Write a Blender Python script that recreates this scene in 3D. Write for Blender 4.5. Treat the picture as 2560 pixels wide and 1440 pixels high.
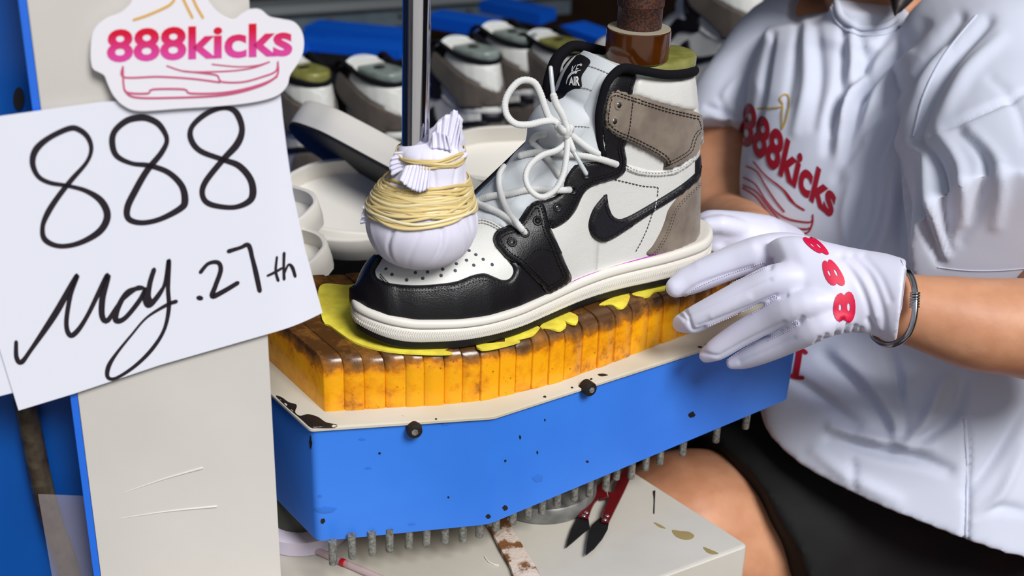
import bpy, bmesh, math, random
import numpy as np
from mathutils import Vector, Matrix, noise
from mathutils.bvhtree import BVHTree
from mathutils.geometry import delaunay_2d_cdt
random.seed(7); rng = np.random.default_rng(7)
S = bpy.context.scene
for o in list(bpy.data.objects): bpy.data.objects.remove(o)

# ------------------------------------------------------------ camera
FPX = 3200.0
PITCH, ROLL = math.radians(25), math.radians(2)
fw = np.array([0, math.cos(PITCH), -math.sin(PITCH)])
_rt = np.array([1.0, 0, 0]); _up = np.array([0, math.sin(PITCH), math.cos(PITCH)])
RT = _rt*math.cos(ROLL) + _up*math.sin(ROLL)
UP = _up*math.cos(ROLL) - _rt*math.sin(ROLL)
CAM = np.array([0, 0, 1.33])
cd = bpy.data.cameras.new('camera'); cam = bpy.data.objects.new('camera', cd); S.collection.objects.link(cam)
cd.sensor_width = 36; cd.lens = FPX/2560*36; cd.clip_start = .02
m = Matrix.Identity(4)
for i in range(3): m[i][0] = RT[i]; m[i][1] = UP[i]; m[i][2] = -fw[i]; m[i][3] = CAM[i]
cam.matrix_world = m; S.camera = cam
cd.dof.use_dof = True; cd.dof.focus_distance = 0.96; cd.dof.aperture_fstop = 6.3

# ------------------------------------------------------------ light
w = bpy.data.worlds.new('sky'); S.world = w; w.use_nodes = True
nt = w.node_tree; bg = nt.nodes['Background']
tc = nt.nodes.new('ShaderNodeTexCoord'); sep = nt.nodes.new('ShaderNodeSeparateXYZ'); rp = nt.nodes.new('ShaderNodeValToRGB')
nt.links.new(tc.outputs['Generated'], sep.inputs[0]); nt.links.new(sep.outputs['Z'], rp.inputs[0]); nt.links.new(rp.outputs[0], bg.inputs[0])
rp.color_ramp.elements[0].position = 0.0; rp.color_ramp.elements[0].color = (.30, .30, .31, 1)
rp.color_ramp.elements[1].position = 0.35; rp.color_ramp.elements[1].color = (.86, .92, 1.0, 1)
bg.inputs[1].default_value = 0.46
sl = bpy.data.lights.new('sun', 'SUN'); sl.energy = 3.5; sl.angle = math.radians(22); sl.color = (1, .985, .965)
so = bpy.data.objects.new('sun', sl); S.collection.objects.link(so)
so.rotation_euler = Vector((-.52, .84, -1.0)).to_track_quat('-Z', 'Y').to_euler()
S.view_settings.view_transform = 'Standard'; S.view_settings.look = 'None'; S.view_settings.gamma = 1
S.view_settings.use_curve_mapping = False; S.view_settings.exposure = 0.0

# ------------------------------------------------------------ pixel helpers (photo frame 2560x1440)
def ray(px, py): return fw + RT*(px-1280)/FPX - UP*(py-720)/FPX
def W(px, py, d): return CAM + ray(px, py)*d
def onz(px, py, z):
    d = ray(px, py); return CAM + d*((z-CAM[2])/d[2])
def onpl(px, py, p0, n):
    d = ray(px, py); return CAM + d*(np.dot(np.asarray(p0)-CAM, n)/np.dot(d, n))
def proj(p):
    d = np.asarray(p)-CAM; z = d@fw
    return np.stack([1280+FPX*(d@RT)/z, 720-FPX*(d@UP)/z, z], -1)

# ------------------------------------------------------------ object helpers
WT = {}
def root(name, label, cat, loc, group=None):
    o = bpy.data.objects.new(name, None); S.collection.objects.link(o); o.location = tuple(loc); o.empty_display_size = .02
    o['label'] = label; o['category'] = cat
    if group: o['group'] = group
    WT[o.name] = Vector(tuple(loc)); return o
def tag(o, label=None, cat=None, group=None, kind=None):
    if label: o['label'] = label
    if cat: o['category'] = cat
    if group: o['group'] = group
    if kind: o['kind'] = kind
    return o
def obj(name, V, F, mat, parent=None, smooth=True, sharp=None, label=None):
    me = bpy.data.meshes.new(name); V = np.asarray(V, float).reshape(-1, 3); base = np.zeros(3)
    if parent is None and len(V):
        lo, hi = V.min(0), V.max(0); base = np.array([(lo[0]+hi[0])/2, (lo[1]+hi[1])/2, lo[2]]); V = V-base
    me.from_pydata(V.tolist(), [], [list(map(int, f)) for f in F]); me.update()
    return link(name, me, mat, parent, base, smooth, sharp, label)
def link(name, me, mat, parent=None, base=(0, 0, 0), smooth=True, sharp=None, label=None):
    if mat: me.materials.clear(); me.materials.append(mat)
    if smooth:
        me.polygons.foreach_set('use_smooth', [True]*len(me.polygons))
        if sharp: me.set_sharp_from_angle(angle=math.radians(sharp))
    o = bpy.data.objects.new(name, me); S.collection.objects.link(o)
    if parent is not None:
        o.parent = parent
        if parent.name in WT: o.matrix_parent_inverse = Matrix.Translation(-WT[parent.name])
    else:
        o.location = tuple(base)
    if label: o['label'] = label
    return o
class MB:
    def __init__(s): s.V = []; s.F = []; s.n = 0
    def add(s, V, F):
        V = np.asarray(V, float).reshape(-1, 3); s.V.append(V); s.F += [[i+s.n for i in f] for f in F]; s.n += len(V); return s
    def obj(s, name, mat, parent=None, **k): return obj(name, np.concatenate(s.V), s.F, mat, parent, **k)
def evaluate(V, F, mods):
    me = bpy.data.meshes.new('tmp'); me.from_pydata(np.asarray(V).tolist(), [], [list(map(int, f)) for f in F]); me.update()
    o = bpy.data.objects.new('tmp', me); S.collection.objects.link(o)
    for typ, kw in mods:
        mo = o.modifiers.new(typ, typ)
        for k, v in kw.items(): setattr(mo, k, v)
    dg = bpy.context.evaluated_depsgraph_get(); r = bpy.data.meshes.new_from_object(o.evaluated_get(dg))
    bpy.data.objects.remove(o); bpy.data.meshes.remove(me); return r
def remesh(mb, vox, smooth=6, fac=.5):
    mods = [('REMESH', dict(mode='VOXEL', voxel_size=vox))]
    if smooth: mods.append(('SMOOTH', dict(iterations=smooth, factor=fac)))
    return evaluate(np.concatenate(mb.V), mb.F, mods)
def mesh_np(me):
    V = np.empty(len(me.vertices)*3); me.vertices.foreach_get('co', V)
    N = np.empty(len(me.vertices)*3); me.vertices.foreach_get('normal', N)
    return V.reshape(-1, 3), N.reshape(-1, 3)
def set_np(me, V): me.vertices.foreach_set('co', V.ravel()); me.update()
def bvh_of(me_or_V, F=None):
    if F is None:
        V, _ = mesh_np(me_or_V); F = [list(p.vertices) for p in me_or_V.polygons]
        return BVHTree.FromPolygons(V.tolist(), F)
    return BVHTree.FromPolygons(np.asarray(me_or_V).tolist(), [list(map(int, f)) for f in F])

def box(c, s, rot=0.0):
    c = np.asarray(c, float); s = np.asarray(s, float)/2; ca, sa = math.cos(rot), math.sin(rot); V = []
    for z in (-1, 1):
        for x, y in ((-1, -1), (1, -1), (1, 1), (-1, 1)):
            dx, dy = x*s[0], y*s[1]; V.append(c+[dx*ca-dy*sa, dx*sa+dy*ca, z*s[2]])
    return V, [(3, 2, 1, 0), (4, 5, 6, 7), (0, 1, 5, 4), (1, 2, 6, 5), (2, 3, 7, 6), (3, 0, 4, 7)]
def loft(rings, closed=True, cap0=True, cap1=True):
    n = len(rings[0]); V = np.concatenate([np.asarray(r, float).reshape(-1, 3) for r in rings]); F = []
    for i in range(len(rings)-1):
        for j in range(n if closed else n-1):
            k = (j+1) % n; F.append((i*n+j, i*n+k, (i+1)*n+k, (i+1)*n+j))
    if cap0: F.append(tuple(range(n))[::-1])
    if cap1: F.append(tuple((len(rings)-1)*n+j for j in range(n)))
    c = V.mean(0); vol = 0.0
    for f in F:
        a = V[f[0]]-c
        for i in range(1, len(f)-1): b_, d_ = V[f[i]]-c, V[f[i+1]]-c; vol += a[0]*(b_[1]*d_[2]-b_[2]*d_[1])+a[1]*(b_[2]*d_[0]-b_[0]*d_[2])+a[2]*(b_[0]*d_[1]-b_[1]*d_[0])
    if vol < 0: F = [f[::-1] for f in F]
    return V, F
def prism(P, z0, z1):
    P = [np.array([p[0], p[1]]) for p in P]
    return loft([[(p[0], p[1], z0) for p in P], [(p[0], p[1], z1) for p in P]])
def frames(P):
    P = np.asarray(P, float); T = np.gradient(P, axis=0); T /= np.linalg.norm(T, axis=1)[:, None]+1e-12
    a = np.array([0, 0, 1.0]) if abs(T[0][2]) < .9 else np.array([1.0, 0, 0])
    n = np.cross(T[0], a); n /= np.linalg.norm(n); N = [n]
    for i in range(1, len(P)):
        n = n-T[i]*np.dot(n, T[i]); n /= np.linalg.norm(n)+1e-12; N.append(n)
    N = np.array(N); return T, N, np.cross(T, N)
def tube(P, r, seg=10, round_ends=True, flat=1.0, nrm=None):
    """swept tube, r scalar or per point; flat squashes along nrm (per point normals)"""
    P = np.asarray(P, float); n = len(P); r = np.broadcast_to(np.asarray(r, float), (n,)).copy()
    if round_ends:
        t0 = P[0]-P[1]; t0 /= np.linalg.norm(t0); t1 = P[-1]-P[-2]; t1 /= np.linalg.norm(t1)
        f = np.array([.97, .75, .4]); g = np.sqrt(1-f**2)
        A = [P[0]+t0*r[0]*x for x in f]; B = [P[-1]+t1*r[-1]*x for x in f[::-1]]
        P = np.concatenate([A, P, B]); r = np.concatenate([r[0]*g, r, r[-1]*g[::-1]])
        if nrm is not None: nrm = np.concatenate([[nrm[0]]*3, nrm, [nrm[-1]]*3])
    T, N, B = frames(P)
    if nrm is not None:
        N = np.asarray(nrm)-T*np.sum(np.asarray(nrm)*T, 1)[:, None]; N /= np.linalg.norm(N, axis=1)[:, None]+1e-12; B = np.cross(T, N)
    a = np.linspace(0, 2*math.pi, seg, endpoint=False)
    R = [P[i]+r[i]*(flat*np.cos(a)[:, None]*N[i]+np.sin(a)[:, None]*B[i]) for i in range(len(P))]
    return loft(R)
def crom(P, step, closed=False):
    """Catmull-Rom resample of a polyline (any dimension)"""
    P = np.asarray(P, float); n = len(P); out = []
    rngi = range(n) if closed else range(n-1)
    for i in rngi:
        if closed: a, b, c, d = P[(i-1) % n], P[i], P[(i+1) % n], P[(i+2) % n]
        else: a, b, c, d = P[max(i-1, 0)], P[i], P[i+1], P[min(i+2, n-1)]
        k = max(1, int(np.linalg.norm((c-b)[:min(3, len(b))])/step))
        for t in np.arange(k)/k:
            out.append(.5*((2*b)+(-a+c)*t+(2*a-5*b+4*c-d)*t*t+(-a+3*b-3*c+d)*t**3))
    if not closed: out.append(P[-1])
    return np.array(out)
def lathe(prof, c, seg=32, cap=True):
    c = np.asarray(c, float); a = np.linspace(0, 2*math.pi, seg, endpoint=False)
    return loft([[c+[r*math.cos(t), r*math.sin(t), z] for t in a] for r, z in prof], cap0=cap, cap1=cap)

def cdt(outline, spacing, holes=()):
    """dense 2D triangulation of an outline: returns (pts, tris, distance to outline)"""
    loops = [np.asarray(outline, float)]+[np.asarray(h, float) for h in holes]
    V = []; E = []
    for L in loops:
        k = len(V); V += L.tolist(); E += [(k+i, k+(i+1) % len(L)) for i in range(len(L))]
    lo = loops[0].min(0); hi = loops[0].max(0)
    gx, gy = np.meshgrid(np.arange(lo[0]+spacing/2, hi[0], spacing), np.arange(lo[1]+spacing/2, hi[1], spacing*.87))
    gx = gx+(np.arange(gx.shape[0]) % 2)[:, None]*spacing/2; G = np.stack([gx.ravel(), gy.ravel()], 1)
    def inside(G, L):
        x, y = G[:, 0], G[:, 1]; r = np.zeros(len(G), bool)
        for i in range(len(L)):
            (x0, y0), (x1, y1) = L[i-1], L[i]
            c = ((y0 > y) != (y1 > y)); xi = x0+(y-y0)*(x1-x0)/((y1-y0) if y1 != y0 else 1e-9); r ^= c & (x < xi)
        return r
    k = inside(G, loops[0])
    for h in loops[1:]: k &= ~inside(G, h)
    G = G[k]; G = G[segdist(G, loops) > spacing*.45] if len(G) else G
    V += G.tolist()
    vv, _, ff, *_ = delaunay_2d_cdt([Vector(v) for v in V], E, [], 1 if not holes else 4, 1e-4)
    vv = np.array([tuple(v) for v in vv]); F = [list(f) for f in ff]
    if holes:
        cen = np.array([vv[f].mean(0) for f in F]); k = inside(cen, loops[0])
        for h in loops[1:]: k &= ~inside(cen, h)
        F = [f for f, q in zip(F, k) if q]
    return vv, F, segdist(vv, loops)
def segdist(G, loops, closed=True):
    d = np.full(len(G), 1e9)
    for L in loops:
        L = np.asarray(L)
        for i in range(0 if closed else 1, len(L)):
            a, b = L[i-1], L[i]; ab = b-a; t = np.clip(((G-a)@ab)/(ab@ab+1e-12), 0, 1)
            d = np.minimum(d, np.linalg.norm(G-(a+t[:, None]*ab), axis=1))
    return d
def shoot(pts, bvh, rayfn=None):
    """ray-cast 2D points on a surface: positions, normals"""
    n = len(pts); P = np.zeros((n, 3)); N = np.zeros((n, 3)); ok = np.zeros(n, bool)
    for i, (x, y) in enumerate(pts):
        o, d = rayfn(x, y) if rayfn else (CAM, ray(x, y))
        h, nn, _, _ = bvh.ray_cast(Vector(o), Vector(d).normalized())
        if h is not None: P[i] = h; N[i] = nn if np.dot(nn, d) < 0 else -nn; ok[i] = True
    if not ok.all() and ok.any():
        K = np.where(ok)[0]
        for i in np.where(~ok)[0]:
            j = K[np.argmin(((pts[K]-pts[i])**2).sum(1))]
            o, d = rayfn(*pts[i]) if rayfn else (CAM, ray(*pts[i])); o = np.asarray(o); d = np.asarray(d); d = d/np.linalg.norm(d)
            q = o+d*(np.dot(P[j]-o, d)+1.3*np.linalg.norm(pts[j]-pts[i])*(np.linalg.norm(P[j]-CAM)/FPX if rayfn is None else .001)); h, nn, _, _ = bvh.find_nearest(Vector(q)); P[i] = h; N[i] = nn if np.dot(nn, N[j]) > 0 else -nn
    return P, N
def panel(name, outline, bvh, mat, parent=None, t=.0018, edge=.0025, sp=8, step=5, holes=(), smooth=True, puff=None,
          rayfn=None, mirror=None, scale=None, label=None, dry=False, sink=.0008):
    """a thin shaped piece laid on a surface; thickness t with rolled edges"""
    O = crom(outline, step, True) if smooth else densify(outline, step)
    pts, F, dist = cdt(O, sp, [crom(h, step, True) for h in holes])
    P, N = shoot(pts, bvh, rayfn)
    nb = [set() for _ in range(len(pts))]
    for f in F:
        for a in f: nb[a].update(f)
    nb = [list(s) if s else [i] for i, s in enumerate(nb)]
    for _ in range(3):
        N = np.array([N[s].mean(0) for s in nb]); N /= np.linalg.norm(N, axis=1)[:, None]+1e-9
    sc = scale if scale else (np.linalg.norm(P-CAM, axis=1)/FPX if rayfn is None else 1.0)
    dm = dist*sc; k = np.clip(dm/edge, 0, 1); h = t*np.sqrt(np.clip(1-(1-k)**2, 0, 1))
    if puff is not None: h = h+puff(pts, dm)
    def shell(P, N, flip):
        top = P+N*h[:, None]+N*.0003; bot = P-N*sink; n = len(P); FF = []
        ec = {}
        for f in F:
            g = f if not flip else f[::-1]; FF.append(list(g))
            for i in range(len(g)): a, b = g[i], g[(i+1) % len(g)]; ec[(a, b)] = 1
        FF += [[a, a+n, b+n, b] for (a, b) in ec if (b, a) not in ec]
        return np.concatenate([top, bot]), FF
    v0, v1 = P[F[0][1]]-P[F[0][0]], P[F[0][2]]-P[F[0][0]]
    s = sum(np.dot(np.cross(P[f[1]]-P[f[0]], P[f[2]]-P[f[0]]), N[f[0]]) for f in F[:400])
    mb = MB(); mb.add(*shell(P, N, s < 0))
    if mirror is not None:
        Q, M = mirror(P, N, bvh); mb.add(*shell(Q, M, s > 0))
    if dry: return mb
    return mb.obj(name, mat, parent, sharp=60, label=label)
def densify(P, step):
    P = np.asarray(P, float); out = []
    for i in range(len(P)):
        a, b = P[i], P[(i+1) % len(P)]; k = max(1, int(np.linalg.norm(b-a)/step)); out += [a+(b-a)*t/k for t in range(k)]
    return np.array(out)
def stitch_line(mb, pts, bvh, gap=9, ln=6.5, wd=.00034, lift=.0016, rayfn=None, close=False):
    """row of thread stitches along a traced line"""
    P2 = crom(pts, gap, close); 
    seg = np.linalg.norm(np.diff(P2, axis=0), axis=1); s = np.r_[0, np.cumsum(seg)]; tt = np.arange(0, s[-1], gap)
    P2 = np.stack([np.interp(tt, s, P2[:, k]) for k in range(2)], 1)
    if len(P2) < 3: return
    D = np.gradient(P2, axis=0); D /= np.linalg.norm(D, axis=1)[:, None]+1e-9
    A, NA = shoot(P2-D*ln/2, bvh, rayfn); B, NB = shoot(P2+D*ln/2, bvh, rayfn)
    for a, b, n in zip(A, B, NA):
        if np.linalg.norm(a-b) > .01: continue
        m_ = (a+b)/2; P = np.array([a+n*(lift*.4), a*.7+b*.3+n*lift, a*.3+b*.7+n*lift, b+n*(lift*.4)])
        T = b-a; T /= np.linalg.norm(T)+1e-9; side = np.cross(T, n); R = []
        for p in P: R.append([p-side*wd, p+n*wd, p+side*wd, p-n*wd])
        mb.add(*loft(R))
def text2d(s, bold=0.0, res=4):
    c = bpy.data.curves.new('t', 'FONT'); c.body = s; c.size = 1; c.offset = bold; c.resolution_u = res; c.fill_mode = 'FRONT' if hasattr(c, 'fill_mode') else c.fill_mode
    o = bpy.data.objects.new('t', c); S.collection.objects.link(o); dg = bpy.context.evaluated_depsgraph_get()
    me = bpy.data.meshes.new_from_object(o.evaluated_get(dg)); bpy.data.objects.remove(o)
    bm = bmesh.new(); bm.from_mesh(me); bmesh.ops.triangulate(bm, faces=bm.faces); bpy.data.meshes.remove(me); return bm
def text_on(name, s, quad, place, mat, parent, bold=.02, maxlen=None, lift=.0003, nor=None, label=None):
    """lettering inside a pixel quad (TL,TR,BR,BL); place(px,py)->point on its surface"""
    bm = text2d(s, bold); quad = np.asarray(quad, float)
    co = np.array([v.co[:2] for v in bm.verts]); lo, hi = co.min(0), co.max(0)
    if maxlen:
        for _ in range(5):
            wpx = np.linalg.norm(quad[1]-quad[0])/(hi[0]-lo[0])
            es = [e for e in bm.edges if e.calc_length()*wpx > maxlen]
            if not es: break
            bmesh.ops.subdivide_edges(bm, edges=es, cuts=1); bmesh.ops.triangulate(bm, faces=[f for f in bm.faces if len(f.verts) > 3])
    co = np.array([v.co[:2] for v in bm.verts]); uv = (co-lo)/(hi-lo); bm.verts.index_update()
    u, v = uv[:, :1], 1-uv[:, 1:]
    px = quad[0]*(1-u)*(1-v)+quad[1]*u*(1-v)+quad[2]*u*v+quad[3]*(1-u)*v
    F = [[q.index for q in f.verts] for f in bm.faces]; bm.free()
    V = place(px, lift); 
    s_ = sum(np.dot(np.cross(V[f[1]]-V[f[0]], V[f[2]]-V[f[0]]), CAM-V[f[0]]) for f in F)
    if s_ < 0: F = [f[::-1] for f in F]
    return obj(name, V, F, mat, parent, smooth=False, label=label)
def on_surface(bvh):
    def f(px, lift):
        P, N = shoot(np.asarray(px), bvh); return P+N*lift
    return f
def on_plane(p0, n, warp=None):
    def f(px, lift):
        V = np.array([onpl(x, y, p0, n) for x, y in px])
        if warp is not None: V = warp(V)
        return V+np.asarray(n)*lift
    return f
def ribbon(mb, pts, widths, place, lift=.0004, step=6, closed=False):
    """a drawn stroke: strip of given pixel widths"""
    P = np.asarray(pts, float); w_ = np.broadcast_to(np.asarray(widths, float), (len(P),)); Q = crom(np.c_[P, w_], step, closed)
    if closed: Q = np.vstack([Q, Q[:1]])
    xy, ww = Q[:, :2], Q[:, 2]; D = np.gradient(xy, axis=0)
    if closed: D[0] = D[-1] = (xy[1]-xy[-2])
    D /= np.linalg.norm(D, axis=1)[:, None]+1e-9; Nn = np.stack([-D[:, 1], D[:, 0]], 1)
    if not closed:
        xy = np.vstack([xy[0]-D[0]*ww[0]*.45, xy, xy[-1]+D[-1]*ww[-1]*.45]); Nn = np.vstack([Nn[0], Nn, Nn[-1]]); ww = np.r_[ww[0]*.45, ww, ww[-1]*.45]
    L = place(xy-Nn*ww[:, None]/2, lift); R = place(xy+Nn*ww[:, None]/2, lift); n = len(L)
    V = np.concatenate([L, R]); F = [[i, i+1, n+i+1, n+i] for i in range(n-1)]
    s_ = sum(np.dot(np.cross(V[f[1]]-V[f[0]], V[f[2]]-V[f[0]]), CAM-V[f[0]]) for f in F)
    if s_ < 0: F = [f[::-1] for f in F]
    mb.add(V, F)

# ------------------------------------------------------------ materials
def srgb(r, g, b):
    f = lambda c: (c/255/12.92 if c/255 <= .04045 else ((c/255+.055)/1.055)**2.4)
    return (f(r), f(g), f(b), 1)
def mat(name, col, rough=.5, metal=0., col2=None, vs=20, vlo=.35, vhi=.65, bump=0., bs=300, spec=.5, sss=0., coat=0., sheen=0.,
        trans=0., detail=4, bump2=0., bs2=60, alpha=1., anis=0., ssr=(.01, .005, .003), ior=1.45, extra=None):
    m_ = bpy.data.materials.new(name); m_.use_nodes = True; nt = m_.node_tree; B = nt.nodes['Principled BSDF']; L = nt.links.new
    B.inputs['Base Color'].default_value = col; B.inputs['Roughness'].default_value = rough; B.inputs['Metallic'].default_value = metal
    B.inputs['Specular IOR Level'].default_value = spec; B.inputs['Subsurface Weight'].default_value = sss
    B.inputs['Subsurface Radius'].default_value = ssr; B.inputs['Subsurface Scale'].default_value = 1.0 if sss else .05
    B.inputs['Coat Weight'].default_value = coat; B.inputs['Coat Roughness'].default_value = .15; B.inputs['Sheen Weight'].default_value = sheen
    B.inputs['Transmission Weight'].default_value = trans; B.inputs['Alpha'].default_value = alpha; B.inputs['IOR'].default_value = ior
    tc = nt.nodes.new('ShaderNodeTexCoord'); 
    def noi(scale, det=detail, rough=.55):
        n = nt.nodes.new('ShaderNodeTexNoise'); n.inputs['Scale'].default_value = scale; n.inputs['Detail'].default_value = det
        n.inputs['Roughness'].default_value = rough; L(tc.outputs['Object'], n.inputs['Vector']); return n
    if col2 is not None:
        n = noi(vs); r = nt.nodes.new('ShaderNodeValToRGB'); e = r.color_ramp.elements
        e[0].position = vlo; e[0].color = col; e[1].position = vhi; e[1].color = col2
        L(n.outputs['Fac'], r.inputs[0]); L(r.outputs[0], B.inputs['Base Color'])
    last = None
    for st, sc_ in ((bump, bs), (bump2, bs2)):
        if st:
            n = noi(sc_, 3); b = nt.nodes.new('ShaderNodeBump'); b.inputs['Strength'].default_value = st; b.inputs['Distance'].default_value = .3/sc_
            L(n.outputs['Fac'], b.inputs['Height'])
            if last: L(last.outputs[0], b.inputs['Normal'])
            last = b
    if last: L(last.outputs[0], B.inputs['Normal'])
    if extra: extra(nt, B, tc, noi)
    return m_
def leather_bump(sc=1100, st=.35):
    def f(nt, B, tc, noi):
        v = nt.nodes.new('ShaderNodeTexVoronoi'); v.feature = 'F1'; v.inputs['Scale'].default_value = sc
        b = nt.nodes.new('ShaderNodeBump'); b.inputs['Strength'].default_value = st; b.inputs['Distance'].default_value = .0004
        n = noi(90, 3); b2 = nt.nodes.new('ShaderNodeBump'); b2.inputs['Strength'].default_value = st*.5; b2.inputs['Distance'].default_value = .002
        L = nt.links.new; L(tc.outputs['Object'], v.inputs['Vector']); L(v.outputs['Distance'], b.inputs['Height']); L(n.outputs['Fac'], b2.inputs['Height'])
        L(b2.outputs[0], b.inputs['Normal']); L(b.outputs[0], B.inputs['Normal'])
    return f
def weave_bump(sc=1500, st=.3, rot=(0, 0, .6)):
    def f(nt, B, tc, noi):
        L = nt.links.new; mp = nt.nodes.new('ShaderNodeMapping'); mp.inputs['Rotation'].default_value = rot; L(tc.outputs['Object'], mp.inputs[0])
        ws = []
        for d in ('X', 'Z'):
            w_ = nt.nodes.new('ShaderNodeTexWave'); w_.bands_direction = d; w_.inputs['Scale'].default_value = sc/6.28; L(mp.outputs[0], w_.inputs['Vector']); ws.append(w_)
        a = nt.nodes.new('ShaderNodeMath'); a.operation = 'ADD'; L(ws[0].outputs['Fac'], a.inputs[0]); L(ws[1].outputs['Fac'], a.inputs[1])
        b = nt.nodes.new('ShaderNodeBump'); b.inputs['Strength'].default_value = st; b.inputs['Distance'].default_value = .0003
        L(a.outputs[0], b.inputs['Height']); L(b.outputs[0], B.inputs['Normal'])
    return f
def chips(col, chip, scale=60, lo=.70, hi=.72, old=None):
    """small scattered paint chips and specks"""
    def f(nt, B, tc, noi):
        L = nt.links.new; n = noi(scale, 6, .7); r = nt.nodes.new('ShaderNodeValToRGB'); e = r.color_ramp.elements
        e[0].position = lo; e[0].color = (0, 0, 0, 1); e[1].position = hi; e[1].color = (1, 1, 1, 1); L(n.outputs['Fac'], r.inputs[0])
        n2 = noi(6, 4); r2 = nt.nodes.new('ShaderNodeValToRGB'); e = r2.color_ramp.elements
        e[0].position = .35; e[0].color = col; e[1].position = .7; e[1].color = old or col; L(n2.outputs['Fac'], r2.inputs[0])
        mx = nt.nodes.new('ShaderNodeMixRGB'); mx.inputs[2].default_value = chip; L(r.outputs[0], mx.inputs[0]); L(r2.outputs[0], mx.inputs[1]); L(mx.outputs[0], B.inputs['Base Color'])
    return f
M = {}
M['black'] = mat('black', srgb(14, 13, 15), .6)
M['blue_paint'] = mat('blue_paint', srgb(56, 128, 234), .38, bump=.06, bs=900, extra=chips(srgb(58, 130, 236), srgb(18, 60, 110), 95, .76, .79, srgb(50, 118, 222)))
M['blue_cab'] = mat('blue_cabinet_paint', srgb(0, 84, 170), .4, extra=chips(srgb(0, 84, 170), srgb(10, 40, 70), 40, .74, .8, srgb(0, 70, 150)))
M['blue_edge'] = mat('blue_edge_paint', srgb(40, 110, 225), .35)
M['cream'] = mat('cream_paint', srgb(205, 198, 182), .42, bump=.1, bs=400, extra=chips(srgb(208, 202, 188), srgb(120, 98, 60), 130, .70, .75, srgb(192, 178, 150)))
M['col_white'] = mat('column_white_paint', srgb(212, 208, 202), .45, bump=.05, bs=300, extra=chips(srgb(212, 208, 203), srgb(170, 155, 135), 45, .74, .8, srgb(203, 198, 192)))
M['bench'] = mat('bench_white_paint', srgb(205, 201, 192), .5, bump=.06, bs=300, extra=chips(srgb(206, 202, 193), srgb(120, 110, 95), 120, .72, .76, srgb(190, 184, 172)))
M['chip'] = mat('bare_metal_chip', srgb(24, 18, 16), .6)
M['steel'] = mat('grey_steel', srgb(150, 150, 145), .5, .3, srgb(95, 95, 90), 400, bump=.2, bs=900)
M['chrome'] = mat('chrome', srgb(205, 205, 212), .08, 1.0)
M['rust'] = mat('rusty_iron', srgb(52, 46, 48), .5, .4, srgb(112, 66, 46), 600, .42, .62, bump=.5, bs=900)
M['amber'] = mat('amber_urethane', srgb(62, 24, 4), .12, 0., srgb(80, 42, 6), 25, sss=.0, ssr=(.02, .008, .001), coat=.4)
M['amber_top'] = mat('dusty_grey', srgb(150, 142, 125), .8)
M['olive'] = mat('olive_last', srgb(116, 116, 56), .35, 0, srgb(146, 144, 86), 60, coat=.2)
M['teal'] = mat('teal_grey_last', srgb(134, 144, 140), .3, 0, srgb(104, 116, 112), 60)
M['leather_w'] = mat('white_leather', srgb(214, 214, 210), .42, extra=leather_bump(1100, .25))
M['leather_k'] = mat('black_leather', srgb(15, 13, 17), .38, spec=.5, extra=leather_bump(1100, .28))
M['stripe_k'] = mat('black_stripe_leather', srgb(17, 17, 24), .45, extra=leather_bump(1300, .25))
M['suede'] = mat('taupe_suede', srgb(108, 95, 84), .9, 0, srgb(134, 121, 108), 42, .38, .66, sheen=.3, bump=.3, bs=1500, detail=6)
M['knit'] = mat('black_knit', srgb(9, 9, 16), .9, bump=.8, bs=1400, spec=.25)
M['midsole'] = mat('cream_rubber', srgb(222, 218, 210), .42, bump=.08, bs=500)
M['outsole'] = mat('black_rubber', srgb(16, 16, 17), .6, bump=.6, bs=900)
M['thread_k'] = mat('black_thread', srgb(10, 9, 11), .7)
M['thread_w'] = mat('white_thread', srgb(225, 225, 222), .7)
M['thread_g'] = mat('grey_thread', srgb(150, 148, 145), .7)
M['lace'] = mat('white_lace', srgb(208, 209, 208), .75, bump=.5, bs=1500, sheen=.2)
M['aglet'] = mat('clear_aglet', srgb(190, 196, 198), .2, coat=.5)
M['tongue'] = mat('silver_white_textile', srgb(202, 207, 212), .55, sheen=.15, extra=weave_bump(3600, .18))
M['lining'] = mat('pale_blue_lining', srgb(160, 186, 208), .7)
M['purple'] = mat('magenta_pen', srgb(170, 40, 180), .6)
M['print_w'] = mat('white_print', srgb(230, 230, 230), .6)
M['hole'] = mat('dark_hole', srgb(70, 76, 84), .7)
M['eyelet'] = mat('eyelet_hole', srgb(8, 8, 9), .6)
M['rivet'] = mat('shiny_metal', srgb(190, 195, 200), .2, .9)
# ============================================================ setting
Z0 = .857                      # tray rim top
ZP = .90                       # pad top
tag(obj('pavement', *box((0, -6.62, -.03), (24, 10, .04)), mat('sunlit_concrete', srgb(190, 186, 178), .8, 0, srgb(172, 168, 160), 2), smooth=False), kind='structure')
tag(obj('floor', *box((.5, 1.2, -.02), (3.5, 5.6, .04)), mat('dark_floor', srgb(40, 36, 34), .8, 0, srgb(62, 58, 54), 6), smooth=False), kind='structure')
tag(obj('wall_back', *box((0, 4.0, 1.08), (6, .1, 2.16)), mat('brown_wall', srgb(50, 34, 20), .8, 0, srgb(34, 24, 16), 3), smooth=False), kind='structure')
tag(obj('wall_left', *box((-1.25, 1.2, 1.09), (.1, 5.6, 2.17)), mat('dim_wall', srgb(60, 62, 66), .8), smooth=False), kind='structure')  # out-of-view wall, pulled in and lengthened to darken the left side
tag(obj('shade_ceiling', *box((0, 2.65, 2.2), (6, 2.8, .05)), mat('dim_ceiling', srgb(70, 68, 66), .8), smooth=False), kind='structure')  # out-of-view roof, added to put the background in shade

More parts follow.
